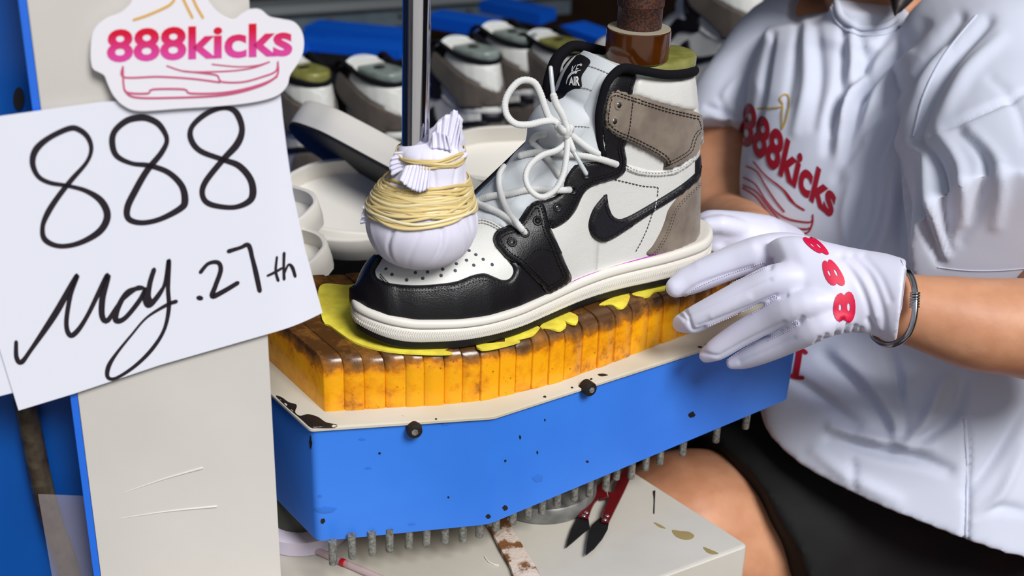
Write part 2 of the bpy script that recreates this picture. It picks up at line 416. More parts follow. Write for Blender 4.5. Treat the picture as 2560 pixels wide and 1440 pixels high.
tag(obj('shade_wall_right', *box((2.2, 1.6, 1.09), (.1, 4.6, 2.17)), mat('dim_wall_right', srgb(54, 52, 52), .8), smooth=False), kind='structure')  # unseen dark wall, added to cut side fill and darken rod reflections
# white front column of the machine
ca = math.radians(15); CE = np.array([math.cos(ca), math.sin(ca), 0]); CN = np.array([math.sin(ca), -math.cos(ca), 0])
CP = W(690, 1200, .885)
def cpl(px, py, off=0.): return onpl(px, py, CP+CN*off, CN)
cR = cpl(689, 1200); cL = cpl(222, 1200); cL2 = cpl(203, 1200)
colr = root('machine_column', 'white painted front column of the press with a blue edge strip behind the paper sign', 'machine', (cR[0]-.06, cR[1]+.02, 0))
back = -CN*.03
P = [cL, cR, cR+back-CE*.006, cL+back]
obj('front_panel', *prism([p[:2] for p in P], 0, 1.75), M['col_white'], colr, smooth=False)
P = [cL2, cL-CE*.0004, cL+back-CE*.0004, cL2+back]
obj('edge_strip', *prism([p[:2] for p in P], 0, 1.75), M['blue_edge'], colr, smooth=False, label='bright blue edge strip')
# two pressed dents and strips of clear tape on the panel
cpf = on_plane(CP, CN)
mb = MB()
for a, b, w0, w1 in (((310, 1232), (505, 1170), 4, 15), ((300, 1296), (540, 1266), 3, 14)):
    P2 = crom([a, ((a[0]+b[0])/2, (a[1]+b[1])/2-3), b], 12); P = [cpl(*p) for p in P2]
    mb.add(*tube(P, np.linspace(.0002, .0009, len(P)), 8))
mb.obj('moulded_mark', M['col_white'], colr)
# blue cabinet beside it
CB = CP-CN*.045
def bpl(px, py, off=0.): return onpl(px, py, CB+CN*off, CN)
bR = bpl(205, 1200); bL = bR-CE*.5
cab = root('press_cabinet', 'blue steel machine cabinet at the far left with worn paint and a dark round hole', 'cabinet', (bR[0]-.2, bR[1]+.05, 0))
P = [bL, bR, bR-CN*.12, bL-CN*.12]
obj('cabinet_body', *prism([p[:2] for p in P], 0, 1.75), M['blue_cab'], cab, smooth=False)
mb = MB(); O = [(47+14*math.cos(t), 246+28*math.sin(t)) for t in np.linspace(0, 2*math.pi, 20, endpoint=False)]
V = [bpl(*p, .0006) for p in O]; mb.add(*loft([V, [v+CN*.001 for v in V]])); mb.obj('bolt_hole', M['chip'], cab, smooth=False)
hz = [(62, 1000), (78, 1080), (98, 1180), (128, 1300), (165, 1400), (185, 1480)]
P = crom([bpl(*p, .008) for p in hz], .01)
tag(obj('rubber_hose', *tube(P, .0075, 14), mat('grey_brown_hose', srgb(88, 80, 66), .3, .3, srgb(50, 34, 26), 70), sharp=60),
    'grey-brown greasy hose running down the blue cabinet below the paper sign', 'hose')
tape = mat('clear_tape', srgb(200, 190, 190), .15, alpha=.16)
TP = [(95, 1235), (225, 1240), (232, 1440), (130, 1440)]
V = [bpl(*p, .0178) for p in TP]
tag(obj('tape_strip', *loft([V, [v+CN*.0002 for v in V]]), tape, smooth=False), 'wide strip of clear tape stuck over the grey-brown hose at bottom left', 'tape')

mb_ = prism([(-.80, 1.02), (-.305, 1.02), (-.305, 1.28), (-.80, 1.28)], 0, 1.30)
obj('light_block_housing', *mb_, M['blue_cab'], cab, smooth=False)  # unseen block, added to keep light off the tray's left face
# ============================================================ tray
f0 = onz(775, 1071, Z0); f1 = onz(1234, 1040, Z0); f2 = onz(2014, 789, Z0); lb = onz(681, 986, Z0)
dL = (lb-f0)/np.linalg.norm(lb-f0); b0 = f0+dL*.20; b2 = f2+np.array([-.05, .16, 0])
TRAY = [f0, f1, f2, b2, b0]
tray = root('pressing_tray', 'blue steel tray with a chipped cream rim under the yellow rib pad', 'tray', (.04, .88, .757))
ctr = np.mean(TRAY, 0)
def inset(P, d):
    P = [np.array(p[:2]) for p in P]; out = []
    for i in range(len(P)):
        a, b, c = P[i-1], P[i], P[(i+1) % len(P)]
        e1 = (b-a)/np.linalg.norm(b-a); e2 = (c-b)/np.linalg.norm(c-b); n1 = np.array([-e1[1], e1[0]]); n2 = np.array([-e2[1], e2[0]])
        k = (n1+n2); k /= np.linalg.norm(k); out.append(b+k*d/max(.3, np.dot(k, n1)))
    return out
def rounded(P, r, k=4):
    out = []
    for i in range(len(P)):
        a, b, c = [np.asarray(q, float) for q in (P[i-1], P[i], P[(i+1) % len(P)])]
        u = (a-b)/np.linalg.norm(a-b)*r; v = (c-b)/np.linalg.norm(c-b)*r
        for t in np.linspace(0, 1, k+1): out.append((b+u)*(1-t)**2+2*b*t*(1-t)+(b+v)*t*t)
    return out
T2 = rounded(inset(TRAY, .0025), .004); Tb = rounded(inset(TRAY, .0035), .006)
ZB = .7585
zB = lambda x: float(np.interp(x, [f0[0], f1[0], f2[0]], [.7578, .7605, .775]))
rings = [[(p[0], p[1], zB(p[0])) for p in Tb], [(p[0], p[1], Z0-.003) for p in T2]]
obj('tray_body', *loft(rings, cap0=False), M['blue_paint'], tray, sharp=30)
Tm = rounded(inset(TRAY, .012), .004)
rings = [[(p[0], p[1], zB(p[0])) for p in Tb], [(p[0], p[1], zB(p[0])+.0005) for p in Tm], [(p[0], p[1], zB(p[0])+.01) for p in Tm]]
obj('tray_underside', *loft(rings[::1], cap0=False), M['cream'], tray, sharp=30)
Tr = rounded([p[:2] for p in TRAY], .003); Tri = rounded(inset(TRAY, .0012), .003)
rings = [[(p[0], p[1], Z0-.0035) for p in Tri], [(p[0], p[1], Z0-.0028) for p in Tr], [(p[0], p[1], Z0-.001) for p in Tr], [(p[0], p[1], Z0) for p in Tri]]
RV, RF = loft(rings); obj('tray_rim', RV, RF, M['cream'], tray, sharp=50, label='cream painted rim plate with chipped edge')
traybvh = bvh_of(RV, RF); bodyV, bodyF = loft([[(p[0], p[1], zB(p[0])) for p in Tb], [(p[0], p[1], Z0-.003) for p in T2]]); bodybvh = bvh_of(bodyV, bodyF)
def blob(cx, cy, rx, ry, n=14, j=.3, seed=0):
    r_ = random.Random(seed); return [(cx+rx*math.cos(t)*(1+r_.uniform(-j, j)), cy+ry*math.sin(t)*(1+r_.uniform(-j, j))) for t in np.linspace(0, 2*math.pi, n, endpoint=False)]
chipl = [[(690, 990), (705, 994), (722, 1006), (742, 1013), (738, 1030), (750, 1040), (770, 1036), (795, 1043), (815, 1056), (842, 1062), (836, 1070), (790, 1071), (776, 1069), (750, 1046), (715, 1016)]]
for c in chipl: panel('paint_chip', c, traybvh, M['chip'], tray, t=.0004, edge=.001, sp=9, sink=.0004)
for i, (x, y, a, b) in enumerate(((1507, 938, 11, 3), (1362, 992, 4, 2.5), (1452, 966, 5, 4), (1460, 957, 5, 2.5), (1090, 1048, 3, 2), (1430, 969, 3, 2), (1478, 948, 3, 2), (1750, 868, 6, 2.5), (1768, 862, 7, 2.5), (1783, 858, 5, 2))):
    panel('paint_chip', blob(x, y, a, b, seed=i), traybvh, M['chip'], tray, t=.0003, edge=.001, sp=6, sink=.0003)
for i, (x, y, a, b) in enumerate(((777, 1105, 3, 16), (949, 1133, 3, 3), (807, 1303, 5, 7), (1262, 1270, 6, 7), (1221, 1291, 6, 5), (1343, 1131, 2, 4), (1730, 1037, 8, 7), (1468, 1154, 3.5, 3), (1300, 1093, 3, 5), (1121, 1243, 2.5, 2.5), (1263, 1152, 3, 3), (1362, 1050, 2, 3))):
    panel('paint_chip', blob(x, y, a, b, seed=i+20), bodybvh, M['chip'], tray, t=.0003, edge=.001, sp=6, sink=.0003)
for i, (x, y, a, b) in enumerate(((905, 1098, 9, 2.5), (815, 1275, 26, 8), (920, 1170, 8, 3), (1030, 1310, 9, 3), (800, 1240, 5, 3), (1345, 1195, 14, 9), (1112, 1060, 9, 4))):
    panel('paint_smudge', blob(x, y, a, b, seed=i+50, j=.22), bodybvh, mat('blue_smudge', srgb(48, 114, 212), .5), tray, t=.0002, edge=.001, sp=6, sink=.0003)
def cyl(c, ax, r, h, seg=20, bev=.25):
    c = np.asarray(c, float); ax = np.asarray(ax, float); ax = ax/np.linalg.norm(ax); u = np.cross(ax, [.3, .2, 1.0]); u /= np.linalg.norm(u); v = np.cross(ax, u); a = np.linspace(0, 2*math.pi, seg, endpoint=False)
    k = r*bev; return loft([[c+ax*t+rr*(math.cos(q)*u+math.sin(q)*v) for q in a] for t, rr in ((0, r), (h-k, r), (h-k*.3, r-k*.3), (h, r-k))])
nf = np.cross(f1-f0, [0, 0, 1.]); nf /= np.linalg.norm(nf); nf2 = np.cross(f2-f1, [0, 0, 1.]); nf2 /= np.linalg.norm(nf2)
for (x, y), n_, a_ in (((1035, 1071), nf, f0), ((1468, 968), nf2, f1)):
    p = onpl(x, y, a_, n_); bo = obj('bolt', *cyl(p-n_*.003, n_, .0056, .0085, 24), M['chip'], tray, sharp=40)
    V, F = cyl(p+n_*.0052, n_, .0026, .0009, 6, .1); obj('hex_socket', V, F, M['steel'], bo, smooth=False)
pins = [(833, 1413), (880, 1397), (930, 1388), (974, 1380), (1023, 1372), (1067, 1367), (1112, 1358), (1156, 1355), (1197, 1343), (1239, 1327), (1282, 1310), (1320, 1297),
        (1355, 1287), (1392, 1268), (1434, 1252), (1472, 1243), (1514, 1225), (1541, 1200), (1578, 1198), (1613, 1176), (1648, 1162), (1705, 1140), (1789, 1107), (1864, 1073)]
for i, (x, y) in enumerate(pins):
    zp_ = .7455 if i == 0 else .7425 if i < 19 else .750; p = onz(x, y-2, zp_); h = .021 if i < 19 else .020
    V, F = cyl(p+[0, 0, h], (0.02*math.sin(i), 0, -1), .0031, h, 12, .3); obj('pin', V, F, M['steel'], tray, sharp=50)

# ============================================================ ribbed yellow pad
def ribmat():
    def f(nt, B, tc, noi):
        L = nt.links.new; g = nt.nodes.new('ShaderNodeNewGeometry'); s = nt.nodes.new('ShaderNodeSeparateXYZ'); L(g.outputs['Position'], s.inputs[0])
        mr = nt.nodes.new('ShaderNodeMapRange'); mr.inputs[1].default_value = ZP-.016; mr.inputs[2].default_value = ZP-.002; mr.inputs[3].default_value = -.04; mr.inputs[4].default_value = .47; L(s.outputs['Z'], mr.inputs[0])
        n = noi(75, 5, .65); n3 = noi(13, 2)
        a = nt.nodes.new('ShaderNodeMath'); a.operation = 'ADD'; L(mr.outputs[0], a.inputs[0]); L(n.outputs['Fac'], a.inputs[1])
        oi = nt.nodes.new('ShaderNodeObjectInfo'); m2 = nt.nodes.new('ShaderNodeMath'); m2.operation = 'MULTIPLY_ADD'; m2.inputs[1].default_value = .14; m2.inputs[2].default_value = -.07; L(oi.outputs['Random'], m2.inputs[0])
        a2 = nt.nodes.new('ShaderNodeMath'); a2.operation = 'ADD'; L(a.outputs[0], a2.inputs[0]); L(m2.outputs[0], a2.inputs[1])
        mx_ = nt.nodes.new('ShaderNodeMapRange'); mx_.inputs[1].default_value = .05; mx_.inputs[2].default_value = .16; mx_.inputs[3].default_value = 0; mx_.inputs[4].default_value = .10; L(s.outputs['X'], mx_.inputs[0])
        a3 = nt.nodes.new('ShaderNodeMath'); a3.operation = 'ADD'; L(a2.outputs[0], a3.inputs[0]); L(mx_.outputs[0], a3.inputs[1])
        r = nt.nodes.new('ShaderNodeValToRGB'); e = r.color_ramp.elements; e[0].position = .42; e[0].color = srgb(246, 170, 14); e[1].position = 1.1 if False else 1.0; e[1].color = srgb(84, 54, 26)
        for p_, c_ in ((.58, srgb(232, 148, 14)), (.70, srgb(170, 104, 24)), (.86, srgb(122, 82, 38))): q = e.new(p_); q.color = c_
        L(a3.outputs[0], r.inputs[0])
        n2 = noi(420, 3, .6); r2 = nt.nodes.new('ShaderNodeValToRGB'); e = r2.color_ramp.elements; e[0].position = .66; e[0].color = (0, 0, 0, 1); e[1].position = .70; e[1].color = (1, 1, 1, 1); L(n2.outputs['Fac'], r2.inputs[0])
        n4 = noi(60, 2); r4 = nt.nodes.new('ShaderNodeValToRGB'); e = r4.color_ramp.elements; e[0].position = .45; e[0].color = (0, 0, 0, 1); e[1].position = .6; e[1].color = (1, 1, 1, 1); L(n4.outputs['Fac'], r4.inputs[0])
        mu = nt.nodes.new('ShaderNodeMath'); mu.operation = 'MULTIPLY'; L(r2.outputs[0], mu.inputs[0]); L(r4.outputs[0], mu.inputs[1])
        mx = nt.nodes.new('ShaderNodeMixRGB'); mx.inputs[2].default_value = srgb(110, 56, 18); L(mu.outputs[0], mx.inputs[0]); L(r.outputs[0], mx.inputs[1]); L(mx.outputs[0], B.inputs['Base Color'])
    return mat('burnt_yellow_rubber', srgb(240, 165, 20), .3, bump=.15, bs=160, coat=.25, sss=.12, ssr=(.012, .006, .001), extra=f)
RM = ribmat()
fb = [(812, 1030), (864, 1026), (914, 1024), (966, 1021), (1017, 1018), (1062, 1015), (1112, 1012), (1157, 1008), (1201, 1003), (1247, 993), (1288, 984), (1329, 975), (1370, 963), (1408, 952), (1453, 936), (1493, 922),
      (1533, 906), (1575, 890), (1617, 875), (1653, 860), (1693, 845), (1732, 829), (1772, 814), (1812, 799), (1850, 785)]
Q = [onz(x, y, Z0) for x, y in fb]
pb = onz(678, 906, Z0); dl = pb-Q[0]; dl /= np.linalg.norm(dl); g1 = onz(1430, 767, ZP)-onz(1493, 810, ZP); g1 /= np.linalg.norm(g1)
print('rib dirs', dl, g1)
pad = root('ribbed_pad', 'worn yellow rubber press pad built of wrapped ribs, burnt brown on top', 'pad', (.0, .87, Z0))
PH = ZP-Z0; PT = MB()
padlen = lambda k: .165-.03*k/24
dirs = []
for i in range(len(Q)):
    t = min(1, i/12); d = dl*(1-t)+g1*t; d /= np.linalg.norm(d); dirs.append(d)
for i in range(len(Q)-1):
    a, b = Q[i], Q[i+1]; da, db = dirs[i], dirs[i+1]; L_ = padlen(i); hz_ = PH+.0006*math.sin(i*2.3)+.0004*math.cos(i*5.1)
    out = np.cross(b-a, [0, 0, 1.]); out /= np.linalg.norm(out); pf = .0006*math.sin(i*1.7)
    prof = [(0, 0), (0, hz_-.012), (.0006, hz_-.007), (.0026, hz_-.0028), (.006, hz_-.0008), (.010, hz_), (L_*.5, hz_), (L_, hz_-.001), (L_, 0)]
    rings = []
    for t, ins in ((.005, .0014), (.05, .0003), (.5, 0), (.95, .0003), (.995, .0014)):
        R = []
        for k, (s_, z_) in enumerate(prof):
            s2 = s_+(ins if k < 6 else 0); z2 = z_-(ins if 2 <= k <= 7 else 0)
            p = (a*(1-t)+b*t)+(da*(1-t)+db*t)*s2+out*pf; R.append([p[0], p[1], Z0+max(0, z2)])
        rings.append(R)
    V, F = loft(rings); obj('rib', V, F, RM, pad, sharp=50); PT.add(V, F)
padbvh = bvh_of(np.concatenate(PT.V), PT.F)
def yel(nt, B, tc, noi):
    n = noi(60, 5); r = nt.nodes.new('ShaderNodeValToRGB'); e = r.color_ramp.elements; e[0].position = .38; e[0].color = srgb(248, 234, 76); e[1].position = .74; e[1].color = srgb(214, 186, 60)
    nt.links.new(n.outputs['Fac'], r.inputs[0]); nt.links.new(r.outputs[0], B.inputs['Base Color'])
flatb = bvh_of([(-1, 0, ZP+.0004), (1, 0, ZP+.0004), (1, 2, ZP+.0004), (-1, 2, ZP+.0004)], [(0, 1, 2, 3)])
YM = mat('yellow_foam', srgb(235, 220, 50), .7, bump=.3, bs=700, extra=yel)
ys = [[(800, 716), (880, 712), (1000, 690), (1200, 720), (1300, 800), (1150, 860), (1110, 874), (1130, 882), (1110, 885), (1050, 884), (990, 880), (930, 870), (880, 852), (850, 832), (822, 812), (806, 800)],
      [(1262, 845), (1290, 830), (1340, 812), (1350, 820), (1330, 838), (1290, 848), (1262, 858)], [(1350, 818), (1372, 800), (1398, 792), (1416, 812), (1400, 826), (1378, 822)],
      [(1395, 790), (1420, 780), (1445, 792), (1440, 810), (1420, 806)], [(1498, 762), (1530, 745), (1572, 734), (1572, 752), (1560, 768), (1545, 770), (1525, 760)],
      [(1580, 735), (1640, 716), (1665, 714), (1662, 724), (1636, 728), (1624, 740), (1605, 742)], [(1190, 862), (1230, 858), (1300, 852), (1255, 866), (1205, 874)]]
for k, y in enumerate(ys):
    panel('foam_layer' if k == 0 else 'foam_patch', y, flatb, YM, pad, t=.0006, edge=.0006, sp=16, step=7, sink=.0012)
# ============================================================ the high-top sneaker
SA = math.radians(30); ST = onz(877, 830, ZP); ST[2] = ZP+.0008
EU = np.array([math.cos(SA), math.sin(SA), 0]); EV = np.array([-math.sin(SA), math.cos(SA), 0]); EZ = np.array([0, 0, 1.])
def SW(u, v, z): return ST+np.multiply.outer(np.asarray(u, float), EU)+np.multiply.outer(np.asarray(v, float), EV)+np.multiply.outer(np.asarray(z, float), EZ)
def SL(P): d = np.asarray(P)-ST; return d@EU, d@EV, d@EZ
near = [(.0012, -.004), (-.0010, -.0155), (.0040, -.028), (.015, -.040), (.033, -.0495), (.06, -.0590), (.085, -.0612), (.109, -.0588), (.131, -.0525), (.152, -.0462), (.1735, -.0405), (.195, -.0368), (.216, -.0352), (.257, -.0350), (.29, -.0318), (.306, -.0245), (.3165, -.0115)]
far = [(.3195, .002), (.3145, .016), (.301, .0265), (.280, .0335), (.25, .036), (.21, .0375), (.17, .041), (.13, .047), (.095, .051), (.07, .0475), (.045, .0415), (.0285, .0335), (.015, .0215), (.0055, .008)]
FP = crom(near+far, .004, True)
n_ = len(FP); Fd = np.roll(FP, -1, 0)-np.roll(FP, 1, 0); Fd /= np.linalg.norm(Fd, axis=1)[:, None]; FN = np.stack([Fd[:, 1], -Fd[:, 0]], 1)
if np.sum(FN*(FP-FP.mean(0))) < 0: FN = -FN
def smst(x, a, b): t = np.clip((x-a)/(b-a), 0, 1); return t*t*(3-2*t)
def zb(u): return .012*np.clip((.035-u)/.045, 0, 1)**2
def zt(u): return np.interp(u, [-.01, .0, .03, .08, .15, .2, .26, .30, .335], [.0315, .029, .0235, .0215, .0235, .0265, .0285, .031, .035])
def foot_ring(off, zf):
    p = FP+FN*off; return SW(p[:, 0], p[:, 1], zf(FP[:, 0]))
def sole(prefix, xf=lambda V: V):
    a = [foot_ring(-.006, lambda u: zb(u)), foot_ring(-.0005, lambda u: zb(u)+.0006), foot_ring(.0006, lambda u: zb(u)+.002), foot_ring(.0004, lambda u: zb(u)+.0068), foot_ring(-.004, lambda u: zb(u)+.0070)]
    h = lambda k: (lambda u: (zb(u)+.0065)*(1-k)+zt(u)*k)
    b = [foot_ring(-.004, h(0)), foot_ring(.0006, h(0.01)), foot_ring(.0012, h(.06)), foot_ring(.0013, h(.3)), foot_ring(.0009, h(.58)), foot_ring(-.0002, h(.62)), foot_ring(.0013, h(.67)), foot_ring(.0018, h(.76)), foot_ring(.0013, h(.90)), foot_ring(.0002, h(.98)), foot_ring(-.0022, h(1.0)), foot_ring(-.006, h(.94))]
    return loft(a), loft(b)
# hull of the upper
UE = .3125
us = np.concatenate([.002+.016*(1-np.cos(np.linspace(0, math.pi/2, 16))), np.linspace(.020, .290, 110), UE-.0245*(1-np.sin(np.linspace(0.06, math.pi/2, 22)))])
def gs(x, xp, fp, s=.004):
    d = np.linspace(-3, 3, 13)*s; k = np.exp(-.5*(d/s)**2); k /= k.sum()
    return np.sum([kk*np.interp(np.asarray(x)+dd, xp, fp) for dd, kk in zip(d, k)], 0)
hu = [-.004, 0, .006, .014, .025, .045, .07, .09, .105, .12, .14, .155, .166, .174, .1795, .184, .190, .198, .217, .239, .254, .28, .325]
hz = [.030, .032, .040, .050, .058, .063, .067, .070, .075, .085, .1035, .118, .131, .142, .157, .170, .1785, .183, .181, .1765, .1745, .1705, .1685]
hn = [np.interp(us, *zip(*near)), np.interp(us, *zip(*far[::-1]))]
def hull(res_m=56):
    R = []
    nr = [(.0020, -.001), (.0030, -.0125), (.0062, -.0245), (.015, -.0362), (.033, -.0455), (.06, -.0550), (.085, -.0570), (.109, -.0545), (.131, -.0482), (.152, -.0420), (.1735, -.0362), (.195, -.0328), (.216, -.0312), (.257, -.0310), (.276, -.0290), (.294, -.0230), (.306, -.0133), (.3115, -.004), (.3126, 0)]
    fr = [(.0020, 0), (.0065, .005), (.015, .0165), (.0285, .0290), (.045, .037), (.07, .0435), (.095, .0470), (.13, .0430), (.17, .0370), (.21, .0335), (.25, .0320), (.276, .0290), (.294, .0230), (.306, .0133), (.3115, .004), (.3126, 0)]
    for u in us:
        a = float(np.interp(u, *zip(*nr))); b = float(np.interp(u, *zip(*fr))); b = max(b, a+.0006); H = float(gs(u, hu, hz)); z0 = .010 if u > .02 else .014
        n = float(np.interp(u, [0, .08, .13, .17, .2, .33], [2.2, 2.3, 2.5, 3.6, 8.0, 14.0]))
        th = np.linspace(-.06, math.pi+.06, res_m); row = []
        for t in th:
            c, s_ = math.cos(t), math.sin(t); cc = np.sign(c)*abs(c)**(2/n); ss = np.sign(s_)*abs(s_)**(2/n)
            z = z0+(H-z0)*max(ss, -.1)
            vc, hw = (a+b)/2, (b-a)/2
            # ankle: sides go to shaft width
            k = float(smst(z, .05, .12)); wt = float(np.interp(u, [.1, .15, .2, .25, .3, .3246], [.045, .037, .034, .0335, .027, 0.0])); sc_ = 1-k+k*min(1.0, wt/max(hw, 1e-5)) if u < .29 else 1.0
            v = vc*(1-k)-cc*hw*sc_
            uu = u; rear = float(smst(u, .19, .3126)); lean = float(np.interp(z, [0, .03, .08, .13, .17], [0, -.001, -.0065, -.0165, -.0255])); uu = u+lean*rear
            row.append((uu, v, z))
        r_ = np.array(row); R.append(SW(r_[:, 0], r_[:, 1], r_[:, 2]))
    return loft(R)
HV, HF = hull(); hullb = bvh_of(HV, HF)
shoe = root('high_top_sneaker', 'unlaced-bow high-top sneaker in white, black and taupe standing on the yellow pad', 'shoe', SW(.16, 0, 0))
(oV, oF), (mV, mF) = sole('')
obj('outsole', oV, oF, M['outsole'], shoe, sharp=50, label='black rubber outsole')
mid = obj('midsole', mV, mF, M['midsole'], shoe, sharp=70, label='cream rubber sidewall')
obj('upper', HV, HF, M['leather_w'], shoe, sharp=80)
midb = bvh_of(mV, mF)
# fine tread pattern on the sidewall: short slanted ridges
mb = MB(); cum = np.r_[0, np.cumsum(np.linalg.norm(np.roll(FP, -1, 0)-FP, axis=1))]
def fpt(s):
    s = s % cum[-1]; i = min(int(np.searchsorted(cum, s, 'right'))-1, n_-1); t = (s-cum[i])/(cum[i+1]-cum[i]); j = (i+1) % n_; return FP[i]*(1-t)+FP[j]*t, FN[i]*(1-t)+FN[j]*t
s = 0
while s < cum[-1]:
    p, nn = fpt(s)
    if nn[1] < .35:
        for r_ in range(3):
            pa, na = fpt(s+(.0012 if r_ % 2 else 0)); pb_, nb_ = fpt(s+(0 if r_ % 2 else .0012)); u = pa[0]; z0_ = zb(u)+.0055; hh = zt(u)-z0_; za = z0_+hh*(.10+.155*r_); zc = za+hh*.12
            A = SW(*(pa+na*.0013), za); B_ = SW(*(pb_+nb_*.0013), zc); nv = np.array(EU*na[0]+EV*na[1]); tt = np.cross(nv, B_-A); tt /= np.linalg.norm(tt); q = .00028
            mb.add([A-tt*q, A+tt*q, A+nv*.00035, B_-tt*q, B_+tt*q, B_+nv*.00035], [(0, 2, 5, 3), (2, 1, 4, 5), (0, 1, 2), (3, 5, 4)])
    s += .0017
tag(mb.obj('sidewall_texture', M['midsole'], mid, smooth=False), kind='stuff')
def zx(x, y): return (1160+x/2.7697, 120+y/2.7697)     # reading scale of the ankle close-up
def zy(x, y): return (860+x/3.4283, 480+y/3.4283)      # reading scale of the toe close-up
def mirr(P, N, b):
    u, v, z = SL(P); Q = SW(u, -v, z); A = np.zeros_like(P); B_ = np.zeros_like(P)
    for i, q in enumerate(Q):
        h, nn, _, _ = b.find_nearest(Vector(q)); A[i] = h; B_[i] = nn
    return A, B_
SP = []
def sp(name, O, m_, t=.0018, **k):
    return panel(name, O, k.pop('bvh', hullb), M[m_], k.pop('parent', shoe), t=t, **k)
# heel counter
heel = [zx(1678, 830), zx(1600, 925), zx(1530, 985), zx(1460, 1055), zx(1412, 1125), zx(1395, 1180), zx(1370, 1250), zx(1340, 1310), zx(1305, 1370), zx(1262, 1425), (1640, 640), (1700, 622), (1745, 604), (1800, 584), (1836, 575), (1836, 500), (1830, 410)]
hc = sp('heel_counter', heel, 'suede', .0020, mirror=mirr, label='taupe suede heel panel')
# collar panel
sp('collar_panel', [zx(1192, 190), zx(1420, 215), zx(1640, 195), (1830, 188), (1830, 284), zx(1654, 450), zx(1500, 425), zx(1300, 370), zx(1172, 325), zx(1180, 260)], 'leather_w', .0022, mirror=mirr, smooth=False, label='smooth white leather collar panel')
# foxing strip above the swoosh with double stitch
band = [(1840, 318), zx(1660, 600), zx(1640, 650), zx(1590, 730), zx(1500, 800), zx(1410, 842), zx(1300, 850), zx(1180, 820), zx(1115, 808), zx(1115, 845), zx(1200, 880), zx(1300, 890), zx(1390, 888), zx(1480, 870), zx(1580, 800), zx(1650, 715), zx(1676, 660), (1840, 345)]
sp('leather_band', band, 'leather_w', .0012, edge=.001)
# toe cap
cap = [(1372, 737), (1330, 764), (1270, 790), (1200, 806), (1100, 814), (1000, 808), (930, 794), (890, 768), (850, 760), (848, 720), (856, 690), (874, 664), (900, 646), (930, 634), (956, 640), (948, 660), (939, 674),
       (939, 684), (947, 697), (977, 708), (1035, 713), (1093, 710), (1137, 704), (1163, 695), (1181, 688), (1210, 683), (1233, 691), (1257, 700), (1274, 696), (1283, 681), (1280, 666), (1268, 650), (1290, 655), (1320, 672), (1350, 700)]
def mirr_toe(P, N, b):
    u, v, z = SL(P); Q = SW(u, -v*.82+.0, z); A = np.zeros_like(P); B_ = np.zeros_like(P)
    for i, q in enumerate(Q):
        h, nn, _, _ = b.find_nearest(Vector(q)); A[i] = h; B_[i] = nn
    return A, B_
sp('toe_cap', cap, 'leather_k', .0022, edge=.0018, label='black leather toe cap')
throat = [(1176, 540), (1205, 546), (1232, 553), (1262, 572), (1290, 575), (1330, 530), (1370, 500), (1420, 465), (1470, 435), (1530, 415), (1540, 380), (1530, 320), (1525, 260), (1540, 215), (1560, 190), (1530, 178), (1480, 165), (1440, 230), (1400, 280), (1350, 330), (1290, 385), (1230, 450), (1184, 510)]
sp('tongue_base', throat, 'tongue', .0010, edge=.001, label='silver-white textile under the laces')
# eyestay with lower wing, upper knit edge
stay = [zx(1190, 180), zx(1168, 310), zx(1130, 640), zx(1112, 690), zx(1126, 780), zx(1110, 862), zx(1050, 908), zx(900, 955), zx(830, 1010), zx(770, 1130), zx(700, 1208), zx(612, 1252), (1372, 560), (1388, 595), (1402, 630), (1416, 664), (1427, 703),
        (1372, 740), (1352, 722), (1327, 696), (1298, 668), (1268, 650), (1250, 631), (1236, 612), (1232, 596), (1240, 578), (1262, 566), (1286, 556), (1300, 540), (1318, 516), (1340, 500), zx(560, 1046), zx(640, 1020), zx(680, 950), zx(700, 880), zx(760, 808), zx(830, 784), zx(920, 772), zx(962, 748),
        zx(955, 640), zx(940, 560), zx(925, 480), zx(935, 400), zx(960, 330), zx(990, 240), zx(1040, 178), zx(1110, 152)]
es = sp('eyestay', stay, 'leather_k', .0024, edge=.0022, label='black leather lace panel with eyelets', mirror=mirr)
stayb = bvh_of(mesh_np(es.data)[0], [list(p.vertices) for p in es.data.polygons])
wing = [zx(480, 1065), zx(530, 1062), zx(560, 1100), zx(580, 1180), zx(600, 1260), (1390, 600), (1408, 645), (1424, 700), (1372, 736), (1352, 718), (1327, 693), (1296, 664), (1268, 647), (1250, 628), (1238, 610), (1235, 597), (1243, 581), (1262, 570), (1290, 560), (1306, 540), (1320, 518)]
wg = sp('lace_wing', wing, 'leather_k', .0020, edge=.0016, bvh=stayb)
wingb = bvh_of(mesh_np(wg.data)[0], [list(p.vertices) for p in wg.data.polygons])
# ankle strap
strap = [zx(985, 318), zx(1010, 290), zx(1060, 281), zx(1110, 296), zx(1200, 326), zx(1400, 390), zx(1560, 430), zx(1657, 450), (1834, 292), (1836, 335), zx(1663, 600), zx(1600, 728), zx(1510, 796), zx(1418, 838), zx(1376, 842), zx(1385, 805), zx(1350, 768), zx(1250, 712), zx(1150, 664), zx(1050, 622), zx(990, 580), zx(955, 530), zx(955, 450), zx(970, 370)]
st_ = sp('ankle_strap', strap, 'suede', .0044, edge=.0022, mirror=mirr, label='taupe suede ankle strap')
strapb = bvh_of(mesh_np(st_.data)[0], [list(p.vertices) for p in st_.data.polygons])
